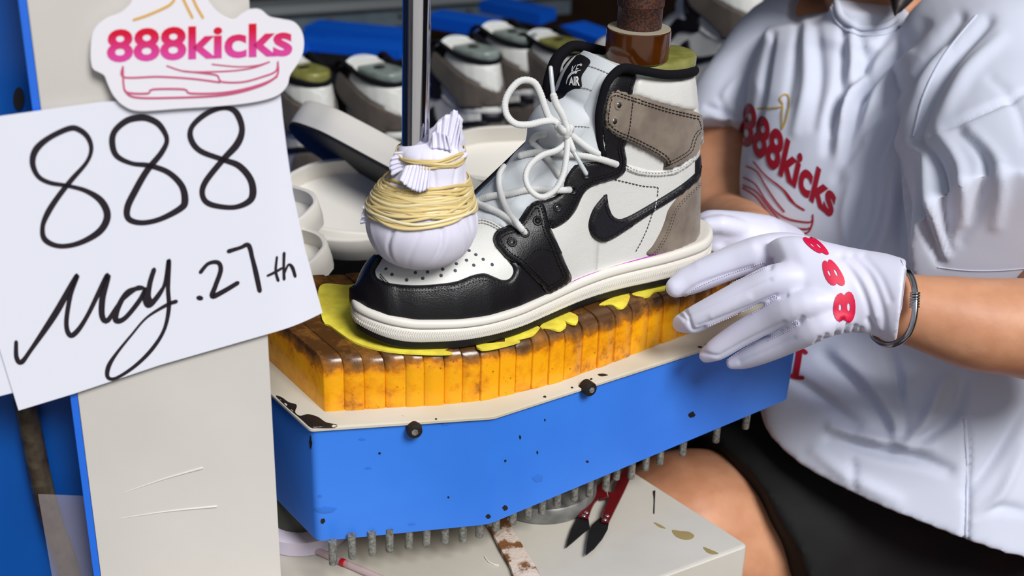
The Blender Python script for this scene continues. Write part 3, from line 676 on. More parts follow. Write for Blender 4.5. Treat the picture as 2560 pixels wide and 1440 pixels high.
# curved stripe
sw = [(1516, 485), (1519, 502), (1524, 522), (1530, 536), (1540, 545), (1553, 547), (1572, 540), (1593, 529), (1644, 499), (1701, 463), (1738, 432), (1757, 406), (1768, 384), (1838, 345), (1838, 382), (1764, 424), (1738, 458), (1701, 487), (1665, 511), (1629, 533), (1575, 570), (1539, 594), (1520, 603), (1505, 606), (1490, 601), (1477, 588), (1471, 568), (1473, 548), (1482, 524), (1497, 503)]
stripe = sp('side_stripe', sw, 'stripe_k', .0026, edge=.0014, label='black curved tick stripe', mirror=mirr)
stripeb = bvh_of(mesh_np(stripe.data)[0], [list(p.vertices) for p in stripe.data.polygons])
# pieces carried round the back of the heel
def rback(x, y): return SW(.5, x/1000, -y/1000), -EU
def backp(name, v, z0_, z1_, m_, t, **k):
    n = 9; top = [(-v+2*v*i/n, -z1_) for i in range(n+1)]; bot = [(v-2*v*i/n, -z0_) for i in range(n+1)]
    return panel(name, top+bot, hullb, M[m_], shoe, t=t, edge=.0012, sp=4, step=3, smooth=False, rayfn=rback, scale=.001, **k)
backp('heel_counter', 21, 22, 84, 'suede', .0019); backp('heel_stripe', 21, 84, 98, 'stripe_k', .0024); backp('heel_band', 21, 97, 108, 'leather_w', .0014)
backp('heel_strap', 21, 106, 129, 'suede', .0042); backp('collar_back', 21, 128, 166, 'leather_w', .0021)
# stitching
def off_in(P, d):
    P = crom(P, 6, True); D = np.roll(P, -2, 0)-np.roll(P, 2, 0); D /= np.linalg.norm(D, axis=1)[:, None]+1e-9; N = np.stack([-D[:, 1], D[:, 0]], 1)
    A = .5*np.sum(P[:, 0]*np.roll(P[:, 1], -1)-np.roll(P[:, 0], -1)*P[:, 1]); return P+N*(d if A > 0 else -d)
mb = MB(); stitch_line(mb, off_in(sw, 8), stripeb, gap=8.5, ln=6, lift=.0006, close=True); tag(mb.obj('stitching', M['thread_k'], stripe), kind='stuff')
mb = MB()
o1 = strap[1:8]; o2 = strap[10:]+strap[:2]
for d in (10, 17):
    Pp = off_in(strap, d); k = Pp[:, 0] < 1752; Pp = Pp[k]; g = np.where(np.linalg.norm(np.diff(Pp, axis=0), axis=1) > 30)[0]
    Pp = np.roll(Pp, -(g[0]+1), 0) if len(g) else Pp; stitch_line(mb, Pp, strapb, gap=9, ln=6.5, lift=.0006)
stitch_line(mb, [zx(1170, 365), zx(1158, 450), zx(1148, 540), zx(1130, 625)], strapb, gap=9, ln=6.5, lift=.0006)
tag(mb.obj('stitching', M['thread_k'], st_), kind='stuff')
mb = MB()
for d in (9, 16): stitch_line(mb, [(x, y) for x, y in off_in(stay[1:31], d)][6:150], stayb, gap=8, ln=6, lift=.0007)
for d in (9,):
    Pp = off_in(stay, d); Pp = Pp[(Pp[:, 1] < 480)]; g = np.where(np.linalg.norm(np.diff(Pp, axis=0), axis=1) > 30)[0]; Pp = np.roll(Pp, -(g[0]+1), 0) if len(g) else Pp; stitch_line(mb, Pp, stayb, gap=8, ln=6, lift=.0007)
for d in (9, 17): stitch_line(mb, off_in(wing, d), wingb, gap=8, ln=6, lift=.0008, close=True)
stitch_line(mb, [(1400, 632), (1350, 622), (1325, 640), (1308, 652)], wingb, gap=8, ln=6, lift=.0008)
tag(mb.obj('stitching', M['thread_k'], es), kind='stuff')
mb = MB()
tc_ = [(955, 690), (985, 717), (1040, 723), (1100, 720), (1145, 714), (1180, 699), (1210, 694), (1240, 704), (1262, 710), (1286, 702), (1295, 684), (1293, 668)]
for d in (0, 7): stitch_line(mb, [(x, y+d) for x, y in tc_], hullb, gap=8, ln=6, lift=.0028)
tag(mb.obj('stitching', M['thread_k'], shoe), kind='stuff')
mb = MB()
for d in (0, 7): stitch_line(mb, [zx(1130, 835-d*2.7), zx(1200, 868-d*2.7), zx(1300, 880-d*2.7), zx(1390, 876-d*2.7), zx(1480, 852-d*2.7), zx(1570, 790-d*2.7), zx(1640, 708-d*2.7)], hullb, gap=8, ln=6, lift=.0016)
for d in (0, 7): stitch_line(mb, [(1182, 556+d), (1205, 552+d), (1232, 560+d), (1256, 576+d)], hullb, gap=8, ln=6, lift=.001)
tag(mb.obj('stitching', M['thread_g'], shoe, label='pale grey thread'), kind='stuff')
mb = MB(); stitch_line(mb, [zx(1050, 912), zx(1130, 930), zx(1240, 955), zx(1340, 965), zx(1340, 1000), zx(1336, 1030)], hullb, gap=9, ln=6, lift=.0008)
stitch_line(mb, [zx(1300, 1150), zx(1270, 1240), zx(1230, 1330), zx(1180, 1420)], hullb, gap=9, ln=6, lift=.0008)
for d in (9, 15): stitch_line(mb, [(x+d, y+4) for x, y in heel[1:10]], hullb, gap=8, ln=6, lift=.0024)
tag(mb.obj('stitching', M['thread_k'], shoe, label='fine dark thread'), kind='stuff')
mb = MB(); stitch_line(mb, [(1643, 491), (1640, 508), (1635, 530)], stripeb, gap=9, ln=7, lift=.0008); tag(mb.obj('stitching', M['print_w'], stripe, label='white thread across the stripe'), kind='stuff')
# pen line along the sole edge
mb = MB(); P, N = shoot(crom([(1380, 736), (1425, 704), (1480, 681), (1560, 656), (1640, 633), (1720, 603), (1768, 577)], 8), hullb)
mb.add(*tube(P+N*.0018, .00045, 5)); mb.obj('pen_line', M['purple'], shoe, label='thin magenta pen line above the sidewall')
# eyelets and perforations
def disc(name, x, y, b, m_, parent, rx, ry=None, lift=.0004, ring=None):
    P, N = shoot(np.array([[x, y]]), b); p, n = P[0], N[0]
    u = np.cross(n, [0, 0, 1.]); u /= np.linalg.norm(u); v = np.cross(n, u); a = np.linspace(0, 2*math.pi, 16, endpoint=False)
    if ring:
        R = [[p+n*h+q*(math.cos(t)*u+math.sin(t)*v) for t in a] for h, q in ((0, rx*1.75), (.0007, rx*1.5), (.0009, rx*1.15), (.0002, rx))]
        V, F = loft(R, cap0=False); return obj(name, V, F, m_, parent)
    V, F = loft([[p+n*h+q*(math.cos(t)*u+math.sin(t)*v) for t in a] for h, q in ((-.0002, rx), (lift, rx*.9))]); return obj(name, V, F, m_, parent)
for x, y in ((1547, 263), (1536, 304)):
    e_ = disc('eyelet', x, y, strapb, M['suede'], shoe, .0022, ring=1); disc('eyelet_hole', x, y, strapb, M['rivet'], e_, .0021, lift=.0002)
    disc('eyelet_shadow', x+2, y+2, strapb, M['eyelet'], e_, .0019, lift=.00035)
for x, y, h in ((1466, 437, 1), (1394, 519, 1), (1432, 476, 0), (1539, 410, 0)):
    e_ = disc('eyelet', x, y, stayb, M['leather_k'], shoe, .0021, ring=1); disc('eyelet_hole', x, y, stayb, M['rivet' if h else 'eyelet'], e_, .0021, lift=.0002)
for x, y, h in ((1344, 552, 0), (1280, 605, 1), (1312, 582, 0)):
    e_ = disc('eyelet', x, y, wingb, M['leather_k'], shoe, .0022, ring=1); disc('eyelet_hole', x, y, wingb, M['rivet' if h else 'eyelet'], e_, .0022, lift=.0002)
for q in ((1072, 502), (1130, 537), (1193, 577), (1270, 622), (1050, 585), (1112, 627), (963, 615), (953, 674), (846, 662), (832, 716), (716, 685), (675, 740), (612, 691), (537, 754), (411, 707), (993, 548), (360, 658), (760, 630)):
    disc('perforation', *zy(*q), hullb, M['hole'], shoe, .0014, lift=.0001)

# ---- tongue
TG = MB()
def tong(path, hw, th, n=40, pinch=()):
    """padded tongue: path (u,z,halfwidth,thickness,curl)"""
    Q = crom(path, .0015); T = np.gradient(Q[:, :2], axis=0); T /= np.linalg.norm(T, axis=1)[:, None]; Nn = np.stack([-T[:, 1], T[:, 0]], 1); R = []
    for q, nn in zip(Q, Nn):
        u, z, w_, t_, cv = q; u -= .003*float(smst(z, .12, .15)); a = np.linspace(0, 2*math.pi, n, endpoint=False); row = []
        for k in a:
            c, s_ = math.cos(k), math.sin(k); x = np.sign(c)*abs(c)**.75*w_; y = np.sign(s_)*abs(s_)**.7*t_
            bend = -cv*(x/w_)**2
            row.append(SW(u+nn[0]*(y+bend), x+.003-.006*float(smst(z, .125, .16)), z+nn[1]*(y+bend)))
        R.append(row)
    return loft(R)
tp = [(.093, .0600, .026, .004, .006), (.108, .0715, .029, .006, .010), (.122, .084, .029, .0075, .012), (.136, .097, .029, .008, .013), (.146, .108, .029, .0075, .012), (.1525, .1160, .028, .0045, .011), (.156, .1215, .028, .005, .010),
      (.160, .132, .028, .0090, .010), (.167, .142, .028, .0095, .010), (.176, .150, .028, .0075, .009), (.1805, .1545, .027, .0045, .009), (.184, .160, .027, .006, .009), (.1895, .171, .027, .0065, .009), (.196, .1805, .027, .0045, .008), (.2005, .187, .026, .002, .008)]
TV, TF = tong(tp, 0, 0); TV, TF = np.array(TV), TF
# soft cloth wrinkles near the knot
u_, v_, z_ = SL(TV)
wr = .0010*np.sin(v_*420+z_*260)*np.exp(-((z_-.126)/.012)**2)+.0006*np.sin(v_*300-z_*500)*np.exp(-((z_-.10)/.02)**2)
TV = TV-EU*wr[:, None]*.7+EZ*wr[:, None]*.7
tg = obj('tongue', TV, TF, M['tongue'], shoe, label='padded silver-white textile tongue'); tgb = bvh_of(TV, TF)
# woven label on the tongue
lab = panel('tongue_label', [(1385, 150), (1420, 138), (1450, 136), (1476, 152), (1466, 172), (1454, 192), (1454, 219), (1436, 222), (1418, 232), (1404, 246), (1372, 252), (1360, 190)], tgb, M['black'], tg, t=.0008, edge=.0008)
labb = bvh_of(mesh_np(lab.data)[0], [list(p.vertices) for p in lab.data.polygons]); onlab = on_surface(labb)
text_on('lettering', 'AIR', [(1424, 194), (1449, 190), (1450, 215), (1423, 213)], onlab, M['print_w'], tg, bold=.035, maxlen=8, lift=.0005)
text_on('lettering', 'KE', [(1432, 166), (1451, 161), (1443, 184), (1427, 187)], onlab, M['print_w'], tg, bold=.0, maxlen=8, lift=.0005)
mb = MB(); ribbon(mb, [(1452, 176), (1440, 180), (1428, 186), (1420, 198), (1417, 210)], [1.5, 3, 5, 3, 1.5], onlab, .0005, 3); mb.obj('tick_mark', M['print_w'], tg)
text_on('lettering', '®', [(1450, 160), (1456, 160), (1456, 166), (1450, 166)], onlab, M['print_w'], tg, maxlen=8, lift=.0005)
mb = MB()
for L_ in ([(1455, 219), (1470, 222), (1484, 228)], [(1440, 316), (1460, 316), (1478, 320), (1492, 330)], [(1474, 166), (1500, 175), (1528, 188)]): stitch_line(mb, L_, tgb, gap=8, ln=6, lift=.0008)
tag(mb.obj('stitching', M['thread_g'], tg), kind='stuff')

# ---- collar rim, lining, far flank
CZ = lambda u, v: .172
def oval(n=72):
    P = []
    for t in np.linspace(0, 2*math.pi, n, endpoint=False):
        c, s_ = math.cos(t), math.sin(t); u = .2425-.0525*np.sign(c)*abs(c)**.8; v = -.0325*np.sign(s_)*abs(s_)**.85
        z = .171+.0065*max(0, c)**2+.001*max(0, -c); P.append(SW(u, v, z))
    return np.array(P)
OV = oval()
def ring_tube(P, r, seg=12):
    n = len(P); V = []; F = []
    for i in range(n):
        T = P[(i+1) % n]-P[i-1]; T /= np.linalg.norm(T); N = np.cross(T, [0, 0, 1.]); N /= np.linalg.norm(N); B = np.cross(N, T)
        for k in range(seg): a = 2*math.pi*k/seg; V.append(P[i]+r*(math.cos(a)*N+math.sin(a)*B))
    for i in range(n):
        for k in range(seg): F.append((i*seg+k, i*seg+(k+1) % seg, ((i+1) % n)*seg+(k+1) % seg, ((i+1) % n)*seg+k))
    return V, F
rim_n = [(.190, -.0335, .118), (.1862, -.0345, .128), (.1835, -.0348, .142), (.1825, -.0350, .152), (.1840, -.0350, .162), (.1875, -.0350, .174), (.1945, -.0345, .1815), (.2028, -.034, .1845), (.217, -.0335, .1812), (.239, -.0325, .1755), (.257, -.0295, .1728), (.272, -.0235, .1712), (.283, -.0130, .1690), (.2870, 0, .1675)]
rim = rim_n+[(u, -v, z) for u, v, z in rim_n[:-1][::-1]]
rp = crom([SW(*q) for q in rim], .002); rr = np.interp(np.linspace(0, 1, len(rp)), [0, .12, .2, .8, .88, 1], [.0026, .0028, .0033, .0042, .0058, .0056])
obj('collar_rim', *tube(rp, rr, 14), M['knit'], shoe, label='black knit collar edge')
fe = crom([SW(.106, .0415, .058), SW(.1204, .0405, .0712), SW(.1463, .0385, .0925), SW(.171, .0375, .1125), SW(.182, .036, .122)], .003)
obj('far_lace_edge', *tube(fe, .0032, 12), M['leather_k'], shoe, label='black lace panel edge on the far side')
obj('lining_edge', *tube(fe+(-EV*.0052+EZ*.0008+EU*.001), .0028, 12), M['lining'], shoe, label='pale blue lining edge')
# ---- laces
both = bvh_of(np.concatenate([TV, HV]), [list(f) for f in TF]+[[i+len(TV) for i in f] for f in HF])
bothx = bvh_of(np.concatenate([np.array(q) for q in (TV, HV, mesh_np(es.data)[0], mesh_np(wg.data)[0])]), [list(f) for f in TF]+[[i+len(TV) for i in f] for f in HF]
               + [[i+len(TV)+len(HV) for i in p.vertices] for p in es.data.polygons]+[[i+len(TV)+len(HV)+len(es.data.vertices) for i in p.vertices] for p in wg.data.polygons])
LR = .0026
lac = MB()
def ribbed(P, r=LR):
    P = crom(P, .0008); s = np.r_[0, np.cumsum(np.linalg.norm(np.diff(P, axis=0), axis=1))]; return tube(P, r*(1+.08*np.sin(s/.0021*2*math.pi)), 12, flat=.82)
def lace_on(pts, lift=.0022, ends=(0, 0)):
    px = crom(pts, 8); P, N = shoot(px, bothx); d = (CAM-P); d /= np.linalg.norm(d, axis=1)[:, None]; l = np.full(len(P), lift+LR*.3)
    k = np.linspace(0, 1, len(P))
    if ends[0]: l -= .004*np.exp(-(k/.07)**2)
    if ends[1]: l -= .004*np.exp(-((1-k)/.07)**2)
    D = np.linalg.norm(P-CAM, axis=1)
    D2 = D.copy()
    for _ in range(6): D2 = np.minimum(D, np.convolve(np.pad(D2, 1, mode='edge'), [.25, .5, .25], 'valid'))
    P = CAM+(P-CAM)/D[:, None]*(D2-l)[:, None]; return P[::2] if len(P) > 6 else P
lac.add(*ribbed(lace_on([(1184, 500), (1215, 530), (1250, 552), (1280, 566), (1314, 584)][0:0]+[zx(70, 1070), zx(150, 1100), zx(240, 1140), zx(330, 1200), zx(400, 1255), zx(430, 1292)], .003, (0, 1))))
lac.add(*ribbed(lace_on([zx(400, 1255), zx(340, 1180), zx(290, 1100), zx(255, 1010), zx(240, 920), zx(250, 850), zx(270, 818)], .005)))
lac.add(*ribbed(lace_on([zx(80, 1065), zx(170, 1030), zx(300, 1010), zx(420, 985), zx(520, 978), zx(640, 985), zx(745, 982)], .0025, (0, 1))))
lac.add(*ribbed(lace_on([zx(390, 745), zx(480, 725), zx(600, 722), zx(720, 738), zx(850, 752), zx(960, 775), zx(1052, 806)], .003, (0, 1))))
lac.add(*ribbed(lace_on([zx(660, 880), zx(600, 790), zx(520, 700), zx(470, 650), zx(500, 610), zx(560, 600)], .002)))
lac.add(*ribbed(lace_on([zx(740, 600), zx(800, 650), zx(870, 700), zx(945, 742)], .003, (0, 1))))
K = shoot(np.array([[1412, 322]]), both)[0][0]; kd = float((K-CAM)@fw)-.010
def air(pts, dd):
    return [W(x, y, kd+d_) for (x, y), d_ in zip(pts, np.interp(np.linspace(0, 1, len(pts)), np.linspace(0, 1, len(dd)), dd))]
lac.add(*ribbed(air([zx(700, 560), zx(640, 515), zx(590, 480), zx(560, 410), zx(530, 320), zx(490, 245), zx(430, 222), zx(370, 240), zx(310, 310), zx(283, 390), zx(300, 470), zx(360, 525), zx(450, 530), zx(540, 510), zx(620, 505), zx(680, 545)], [0, -.004, -.008, -.012, -.014, -.012, -.008, .0])))
lac.add(*ribbed(air([zx(715, 590), zx(700, 660), zx(640, 710), zx(540, 745), zx(460, 810), zx(428, 890), zx(450, 970), zx(510, 1025), zx(570, 1025), zx(640, 970), zx(685, 880), zx(705, 780), zx(715, 680), zx(712, 600)], [0, -.008, -.014, -.018, -.018, -.016, -.012, -.004])))
lac.add(*ribbed(air([zx(690, 570), zx(700, 520), zx(680, 460), zx(640, 390), zx(620, 330)], [0, -.005, -.008])))
lac.add(*ribbed(air([zx(690, 570), zx(720, 620), zx(745, 680), zx(755, 710)], [0, -.006, -.006])))
# knot
for a_, z_ in (([(650, 548), (685, 535), (725, 548), (740, 572)], -.006), ([(660, 600), (695, 590), (730, 560), (742, 545)], -.0085), ([(700, 520), (716, 560), (708, 612)], -.0105), ([(668, 556), (690, 575), (722, 592)], -.0105)):
    lac.add(*ribbed(air([zx(*q) for q in a_], [z_+.003, z_, z_+.003]), .0029))
lc = lac.obj('shoelace', M['lace'], shoe, label='white round shoelace tied in a loose bow')
for a_, dd in (([zx(620, 330), zx(608, 230), zx(600, 138)], [-.008, -.008]), ([zx(755, 710), zx(800, 790), zx(845, 868)], [-.006, -.004])):
    obj('aglet', *tube(air(a_, dd), .0017, 10), M['aglet'], lc, label='clear lace tip')
# ---- last inside the shoe
last = []
for z, sc_ in ((.160, .76), (.171, .80), (.1765, .80), (.179, .77), (.1797, .70)):
    c0 = OV.mean(0); R = []
    for p in OV[::2]:
        q = c0+(p-c0)*sc_; u, v, _ = SL(q); R.append(SW(u+.003, v, z+.004*smst(u, .22, .30)))
    last.append(R)
tag(obj('shoe_last', *loft(last), M['olive'], sharp=50), 'olive green plastic last filling the collar of the big sneaker on the pad', 'shoe last')
# ============================================================ rusty post with amber foot
c = onz(1592, 147, ZP+.181)
post = root('rusty_post', 'rusty knurled iron post with an amber plastic foot pressing on the green last', 'press post', c)
obj('amber_foot', *lathe([(.0225, 0), (.0238, .0012), (.0245, .012), (.0243, .0228), (.0236, .0236), (.018, .0237)], c, 48), M['amber'], post, sharp=40, label='amber plastic ring')
obj('dusty_face', *lathe([(.0172, .0236), (.0238, .02365), (.0236, .0241), (.0172, .0243)], c, 48, cap=True), M['amber_top'], post, sharp=40)
pr = [(.0160, .022), (.0166, .0245), (.0168, .027), (.0168, .0395), (.0173, .040)]
obj('post_foot', *lathe(pr+[(.0173, .0405)], c, 40), M['rust'], post, sharp=50)
# knurled sleeve: real diamond relief
Vk = []; nz, na = 46, 96; Fk = []
for i in range(nz):
    z = .0405+.028*i/(nz-1)
    for j in range(na):
        a = 2*math.pi*j/na; r = .0173+.00032*((i+j) % 2)+(.0 if 0 < i < nz-1 else -.0004); Vk.append(c+[r*math.cos(a), r*math.sin(a), z])
for i in range(nz-1):
    for j in range(na): k = (j+1) % na; Fk.append((i*na+j, i*na+k, (i+1)*na+k, (i+1)*na+j))
Fk += [tuple(range(na))[::-1], tuple((nz-1)*na+j for j in range(na))]
obj('knurled_sleeve', Vk, Fk, M['rust'], post, sharp=80)
obj('post_shaft', *lathe([(.0150, .068), (.0152, .070), (.0152, .6)], c, 40), M['steel'], post, sharp=50)

# ============================================================ chrome rod with cloth ball
kb = shoot(np.array([[1050., 658.]]), hullb)[0][0]; b0_ = np.array([kb[0], kb[1], kb[2]+.0005]); print('bulb px', proj(b0_))
rod = root('press_rod', 'polished chrome press rod with a white cloth ball on the toe of the sneaker', 'press rod', b0_)
sd = proj(b0_)[2]/FPX
axx = W(1046, 420, proj(b0_)[2])[0]-b0_[0]
rp_ = np.array([b0_[0]+axx, b0_[1], 0])
tiltx = 0.006
P = [[rp_[0]+tiltx*t, rp_[1], b0_[2]+.062+.6*t] for t in np.linspace(0, 1, 4)]
obj('rod', *tube(P, .0094, 40, round_ends=False), M['chrome'], rod, sharp=50)
CL = mat('white_cotton', srgb(222, 220, 238), .85, sheen=.3, extra=weave_bump(2600, .2, (0, .3, .5)))
prof = [(0, 0.004), (.0012, .012), (.004, .0215), (.009, .0295), (.016, .0350), (.024, .0382), (.032, .0392), (.040, .0378), (.048, .0352), (.056, .0325), (.063, .0298), (.069, .0270), (.076, .0248), (.083, .0236), (.088, .0228), (.092, .0225), (.0955, .0200), (.098, .0160), (.099, .012), (.0992, .004)]
zmap = lambda z: z if z < .045 else .045+(z-.045)*.85
prof = [(zmap(a), b) for a, b in prof]; prf = crom(prof, .0016); NA = 160; cre = [(-1.95, .9), (-1.30, 1), (-.62, .8), (-2.6, .7), (.1, 1), (.9, .8), (1.7, 1), (2.5, .8), (-.25, .5), (-1.62, .35)]
def bulb_r(z, th):
    r = float(np.interp(z, prf[:, 0], prf[:, 1])); k = 1.0
    env = math.exp(-((z-.030)/.03)**2)*min(1, z/.01)
    for a, s_ in cre:
        dd = (th+.18*math.sin(z*60+a*3)-a+math.pi) % (2*math.pi)-math.pi
        k -= s_*env*(.050*math.exp(-(dd/.035)**2)-.020*math.exp(-((dd-.10)/.07)**2))
        k -= .05*s_*math.exp(-((z-.074)/.012)**2)*math.exp(-(dd/.06)**2)
    return r*k
def bulb_c(z): s_ = float(smst(z, .045, .079)); return b0_+np.array([.0010+.0065*s_, .0*s_, z])
RR = []
for z, _ in prf:
    cc = bulb_c(z); RR.append([cc+[bulb_r(z, th)*math.cos(th), bulb_r(z, th)*math.sin(th), 0] for th in np.linspace(-math.pi, math.pi, NA, endpoint=False)])
bl = obj('cloth_ball', *loft(RR), CL, rod, label='white cotton cloth tied round the rod end')
def rafm(nt, B, tc, noi):
    oi = nt.nodes.new('ShaderNodeObjectInfo'); r = nt.nodes.new('ShaderNodeValToRGB'); e = r.color_ramp.elements
    e[0].position = 0; e[0].color = srgb(208, 182, 118); e[1].position = 1; e[1].color = srgb(244, 238, 206); q = e.new(.8); q.color = srgb(228, 204, 146)
    nt.links.new(oi.outputs['Random'], r.inputs[0]); nt.links.new(r.outputs[0], B.inputs['Base Color'])
RAF = mat('latex_band', srgb(225, 195, 125), .4, sss=.1, ssr=(.004, .002, .001), extra=rafm)
def strand(zc, amp, ph, amp2, lift, w_, arc=(-math.pi, math.pi)):
    n = 72; P = []; Nn = []
    for th in np.linspace(arc[0], arc[1], n):
        z = zmap(zc)+amp*math.sin(th-ph)+amp2*math.sin(2*th+ph*3)+.0006*math.sin(5*th+ph*7); cc = bulb_c(z); r = float(np.interp(z, prf[:, 0], prf[:, 1]))+lift
        P.append(cc+[r*math.cos(th), r*math.sin(th), 0]); Nn.append([math.cos(th), math.sin(th), .35])
    return tube(P, w_, 8, flat=.5, nrm=Nn)
r_ = random.Random(3)
for k in range(44):
    t = k/43; zc = .0455+.0215*t+r_.uniform(-.0015, .0015); ph = math.pi+r_.uniform(-.7, .7)+(.0 if k % 3 else 2.2)
    obj('latex_band', *strand(zc, r_.uniform(.001, .0055), ph, r_.uniform(-.0018, .0018), .0006+r_.uniform(0, .0022), r_.uniform(.0008, .00125)), RAF, rod)
for k in range(6):
    obj('latex_band', *strand(.0865+.0011*k, r_.uniform(.0005, .0018), r_.uniform(0, 6), r_.uniform(-.0008, .0008), .0006+.0004*(k % 3), r_.uniform(.0007, .001)), RAF, rod)
bd = float(proj(bulb_c(.09)-[0, .02, 0])[2])
def frill(name, basep, tipp, d, pl, amp, curl=.0, n=60, m_=10):
    A = crom(basep, 2); B = crom(tipp, 2); s = np.linspace(0, 1, n); ia = np.linspace(0, len(A)-1, n); ib = np.linspace(0, len(B)-1, n)
    A = np.stack([np.interp(ia, range(len(A)), A[:, k]) for k in (0, 1)], 1); B = np.stack([np.interp(ib, range(len(B)), B[:, k]) for k in (0, 1)], 1)
    V = []
    for side in (0, 1):
        for i in range(n):
            for j in range(m_):
                t = j/(m_-1); q = A[i]*(1-t)+B[i]*t; dd = d+amp*(.35+.65*t)*math.sin(s[i]*pl*2*math.pi+.8*math.sin(s[i]*9))-curl*t*t+(.0006 if side else 0); V.append(W(q[0]+1.6*math.cos(s[i]*pl*2*math.pi)*t, q[1]+2.0*math.sin(i*2.1)*(t == 1), dd))
    F = []; o = n*m_
    for i in range(n-1):
        for j in range(m_-1):
            a, b, c_, e = i*m_+j, (i+1)*m_+j, (i+1)*m_+j+1, i*m_+j+1; F.append((a, b, c_, e)); F.append((a+o, e+o, c_+o, b+o))
    for i in range(n-1): F.append((i*m_+m_-1, (i+1)*m_+m_-1, (i+1)*m_+m_-1+o, i*m_+m_-1+o)); F.append((i*m_, i*m_+o, (i+1)*m_+o, (i+1)*m_))
    for j in range(m_-1): F.append((j, j+1, j+1+o, j+o)); k = (n-1)*m_+j; F.append((k, k+o, k+1+o, k+1))
    obj(name, V, F, CL, rod)
frill('cloth_tuft', [(1072, 392), (1095, 388), (1120, 386), (1148, 392)], [(1079, 345), (1090, 318), (1103, 298), (1114, 288), (1124, 286), (1134, 275), (1146, 282), (1151, 310), (1152, 345)], bd+.012, 7, .0022)
frill('cloth_tuft', [(1076, 372), (1100, 372), (1130, 378)], [(1078, 338), (1092, 330), (1108, 334), (1122, 342)], bd+.004, 4, .002)
frill('cloth_frill', [(1015, 414), (1035, 412), (1058, 414), (1076, 420)], [(998, 448), (1012, 462), (1030, 474), (1050, 480), (1072, 472)], bd+.001, 8, .0016, curl=.004)
frill('cloth_frill', [(1010, 376), (1020, 386), (1024, 400), (1016, 420)], [(990, 378), (977, 396), (974, 416), (980, 440)], bd+.010, 5, .0014)
frill('cloth_frill', [(1142, 402), (1146, 392), (1148, 380)], [(1156, 402), (1170, 386), (1160, 370)], bd+.014, 2, .0012)
frill('cloth_frill', [(952, 520), (950, 535), (955, 552)], [(910, 512), (905, 532), (900, 560)], float(proj(bulb_c(.04))[2])-.008, 3, .0016)
# crumpled shoulder of the wrap around the rod
RR = []
for z, r, dx in ((.086, .0200, .003), (.091, .0205, .004), (.096, .0175, .0075), (.101, .0130, .0115), (.107, .0100, .0145), (.113, .0075, .0165), (.1175, .0040, .018)):
    z = zmap(z); cc = b0_+np.array([.004+dx, .009, z]); RR.append([cc+[r*(1+.10*math.sin(7*th+z*300)+.05*math.sin(11*th-z*500))*math.cos(th), r*.8*(1+.10*math.sin(9*th+z*400))*math.sin(th), .001*math.sin(5*th)] for th in np.linspace(0, 2*math.pi, 80, endpoint=False)])
obj('cloth_neck', *loft(RR), CL, rod)

# ============================================================ paper sign and cut-out sticker
PAP = mat('white_paper', srgb(232, 234, 246), .7)
SGN = CN
def warp_sheet(V):
    e = (V-CP)@CE; return V+np.outer(-.020*smst(e, -.0, .05)*(e > 0)*np.clip(e/.045, 0, 1.5), CN)*.6
pf = on_plane(CP, CN, warp_sheet)
def sheet(name, O, off, m_, th=.0003, parent=None, sp=24, warp=True):
    O = densify(O, 10); pts, F, _ = cdt(O, sp); f = on_plane(CP, CN, warp_sheet if warp else None); A = f(pts, off); B = f(pts, off-th); n = len(pts)
    E = set(); FF = []
    if np.dot(np.cross(A[F[0][1]]-A[F[0][0]], A[F[0][2]]-A[F[0][0]]), CN) < 0: F = [g[::-1] for g in F]
    for g in F:
        FF.append(list(g)); FF.append([i+n for i in g[::-1]])
        for i in range(3): E.add((g[i], g[(i+1) % 3]))
    FF += [[a, a+n, b+n, b] for a, b in E if (b, a) not in E]
    return obj(name, np.concatenate([A, B]), FF, m_, parent, sharp=40)
tag(sheet('paper_sheet', [(-80, 420), (-20, 800), (8, 880), (40, 976), (0, 986), (-80, 1000)], .0022, PAP), 'blank white paper sheet peeking out behind the hand-lettered paper sign', 'paper')
sg = root('paper_sign', 'white paper sign hand-lettered in black marker with 888 May.27th on the machine column', 'sign', cpl(400, 700, .004))
sheet('paper', [(-70, 300), (0, 285), (255, 250), (560, 236), (700, 229), (706, 290), (716, 370), (732, 480), (762, 620), (808, 788), (640, 836), (400, 905), (190, 975), (48, 1018), (0, 862), (-50, 700)], .0042, PAP, parent=sg)
INK = mat('black_marker_ink', srgb(36, 28, 38), .5)
E8 = [[(175, 315, 14), (125, 338, 14), (92, 367, 17), (83, 400, 15), (96, 433, 12), (125, 450, 11), (171, 458, 10), (217, 471, 12), (254, 496, 17), (269, 533, 18), (250, 571, 17), (200, 600, 13), (150, 608, 12), (114, 592, 14), (108, 560, 12), (121, 525, 15), (146, 486, 14), (179, 444, 13), (217, 400, 10), (229, 367, 11), (221, 338, 13), (200, 319, 14)],
      [(350, 288, 17), (317, 296, 16), (288, 321, 15), (281, 350, 16), (292, 383, 14), (329, 402, 11), (375, 408, 13), (421, 425, 14), (454, 458, 16), (462, 496, 18), (450, 515, 16), (400, 541, 13), (354, 550, 13), (322, 540, 15), (319, 512, 17), (338, 471, 17), (367, 421, 16), (404, 375, 14), (417, 342, 12), (400, 308, 15), (375, 292, 16)],
      [(542, 267, 12), (508, 283, 14), (479, 312, 13), (477, 342, 15), (500, 371, 14), (554, 392, 13), (596, 408, 16), (625, 442, 17), (631, 479, 18), (617, 500, 15), (579, 512, 12), (525, 504, 14), (506, 483, 14), (512, 450, 15), (554, 396, 15), (592, 354, 18), (604, 317, 15), (592, 279, 16), (571, 265, 12)]]
for k, L_ in enumerate(E8):
    mb = MB(); ribbon(mb, [q[:2] for q in L_], [q[2] for q in L_], pf, .0045, 5, True); mb.obj('handwritten_digit', INK, sg)
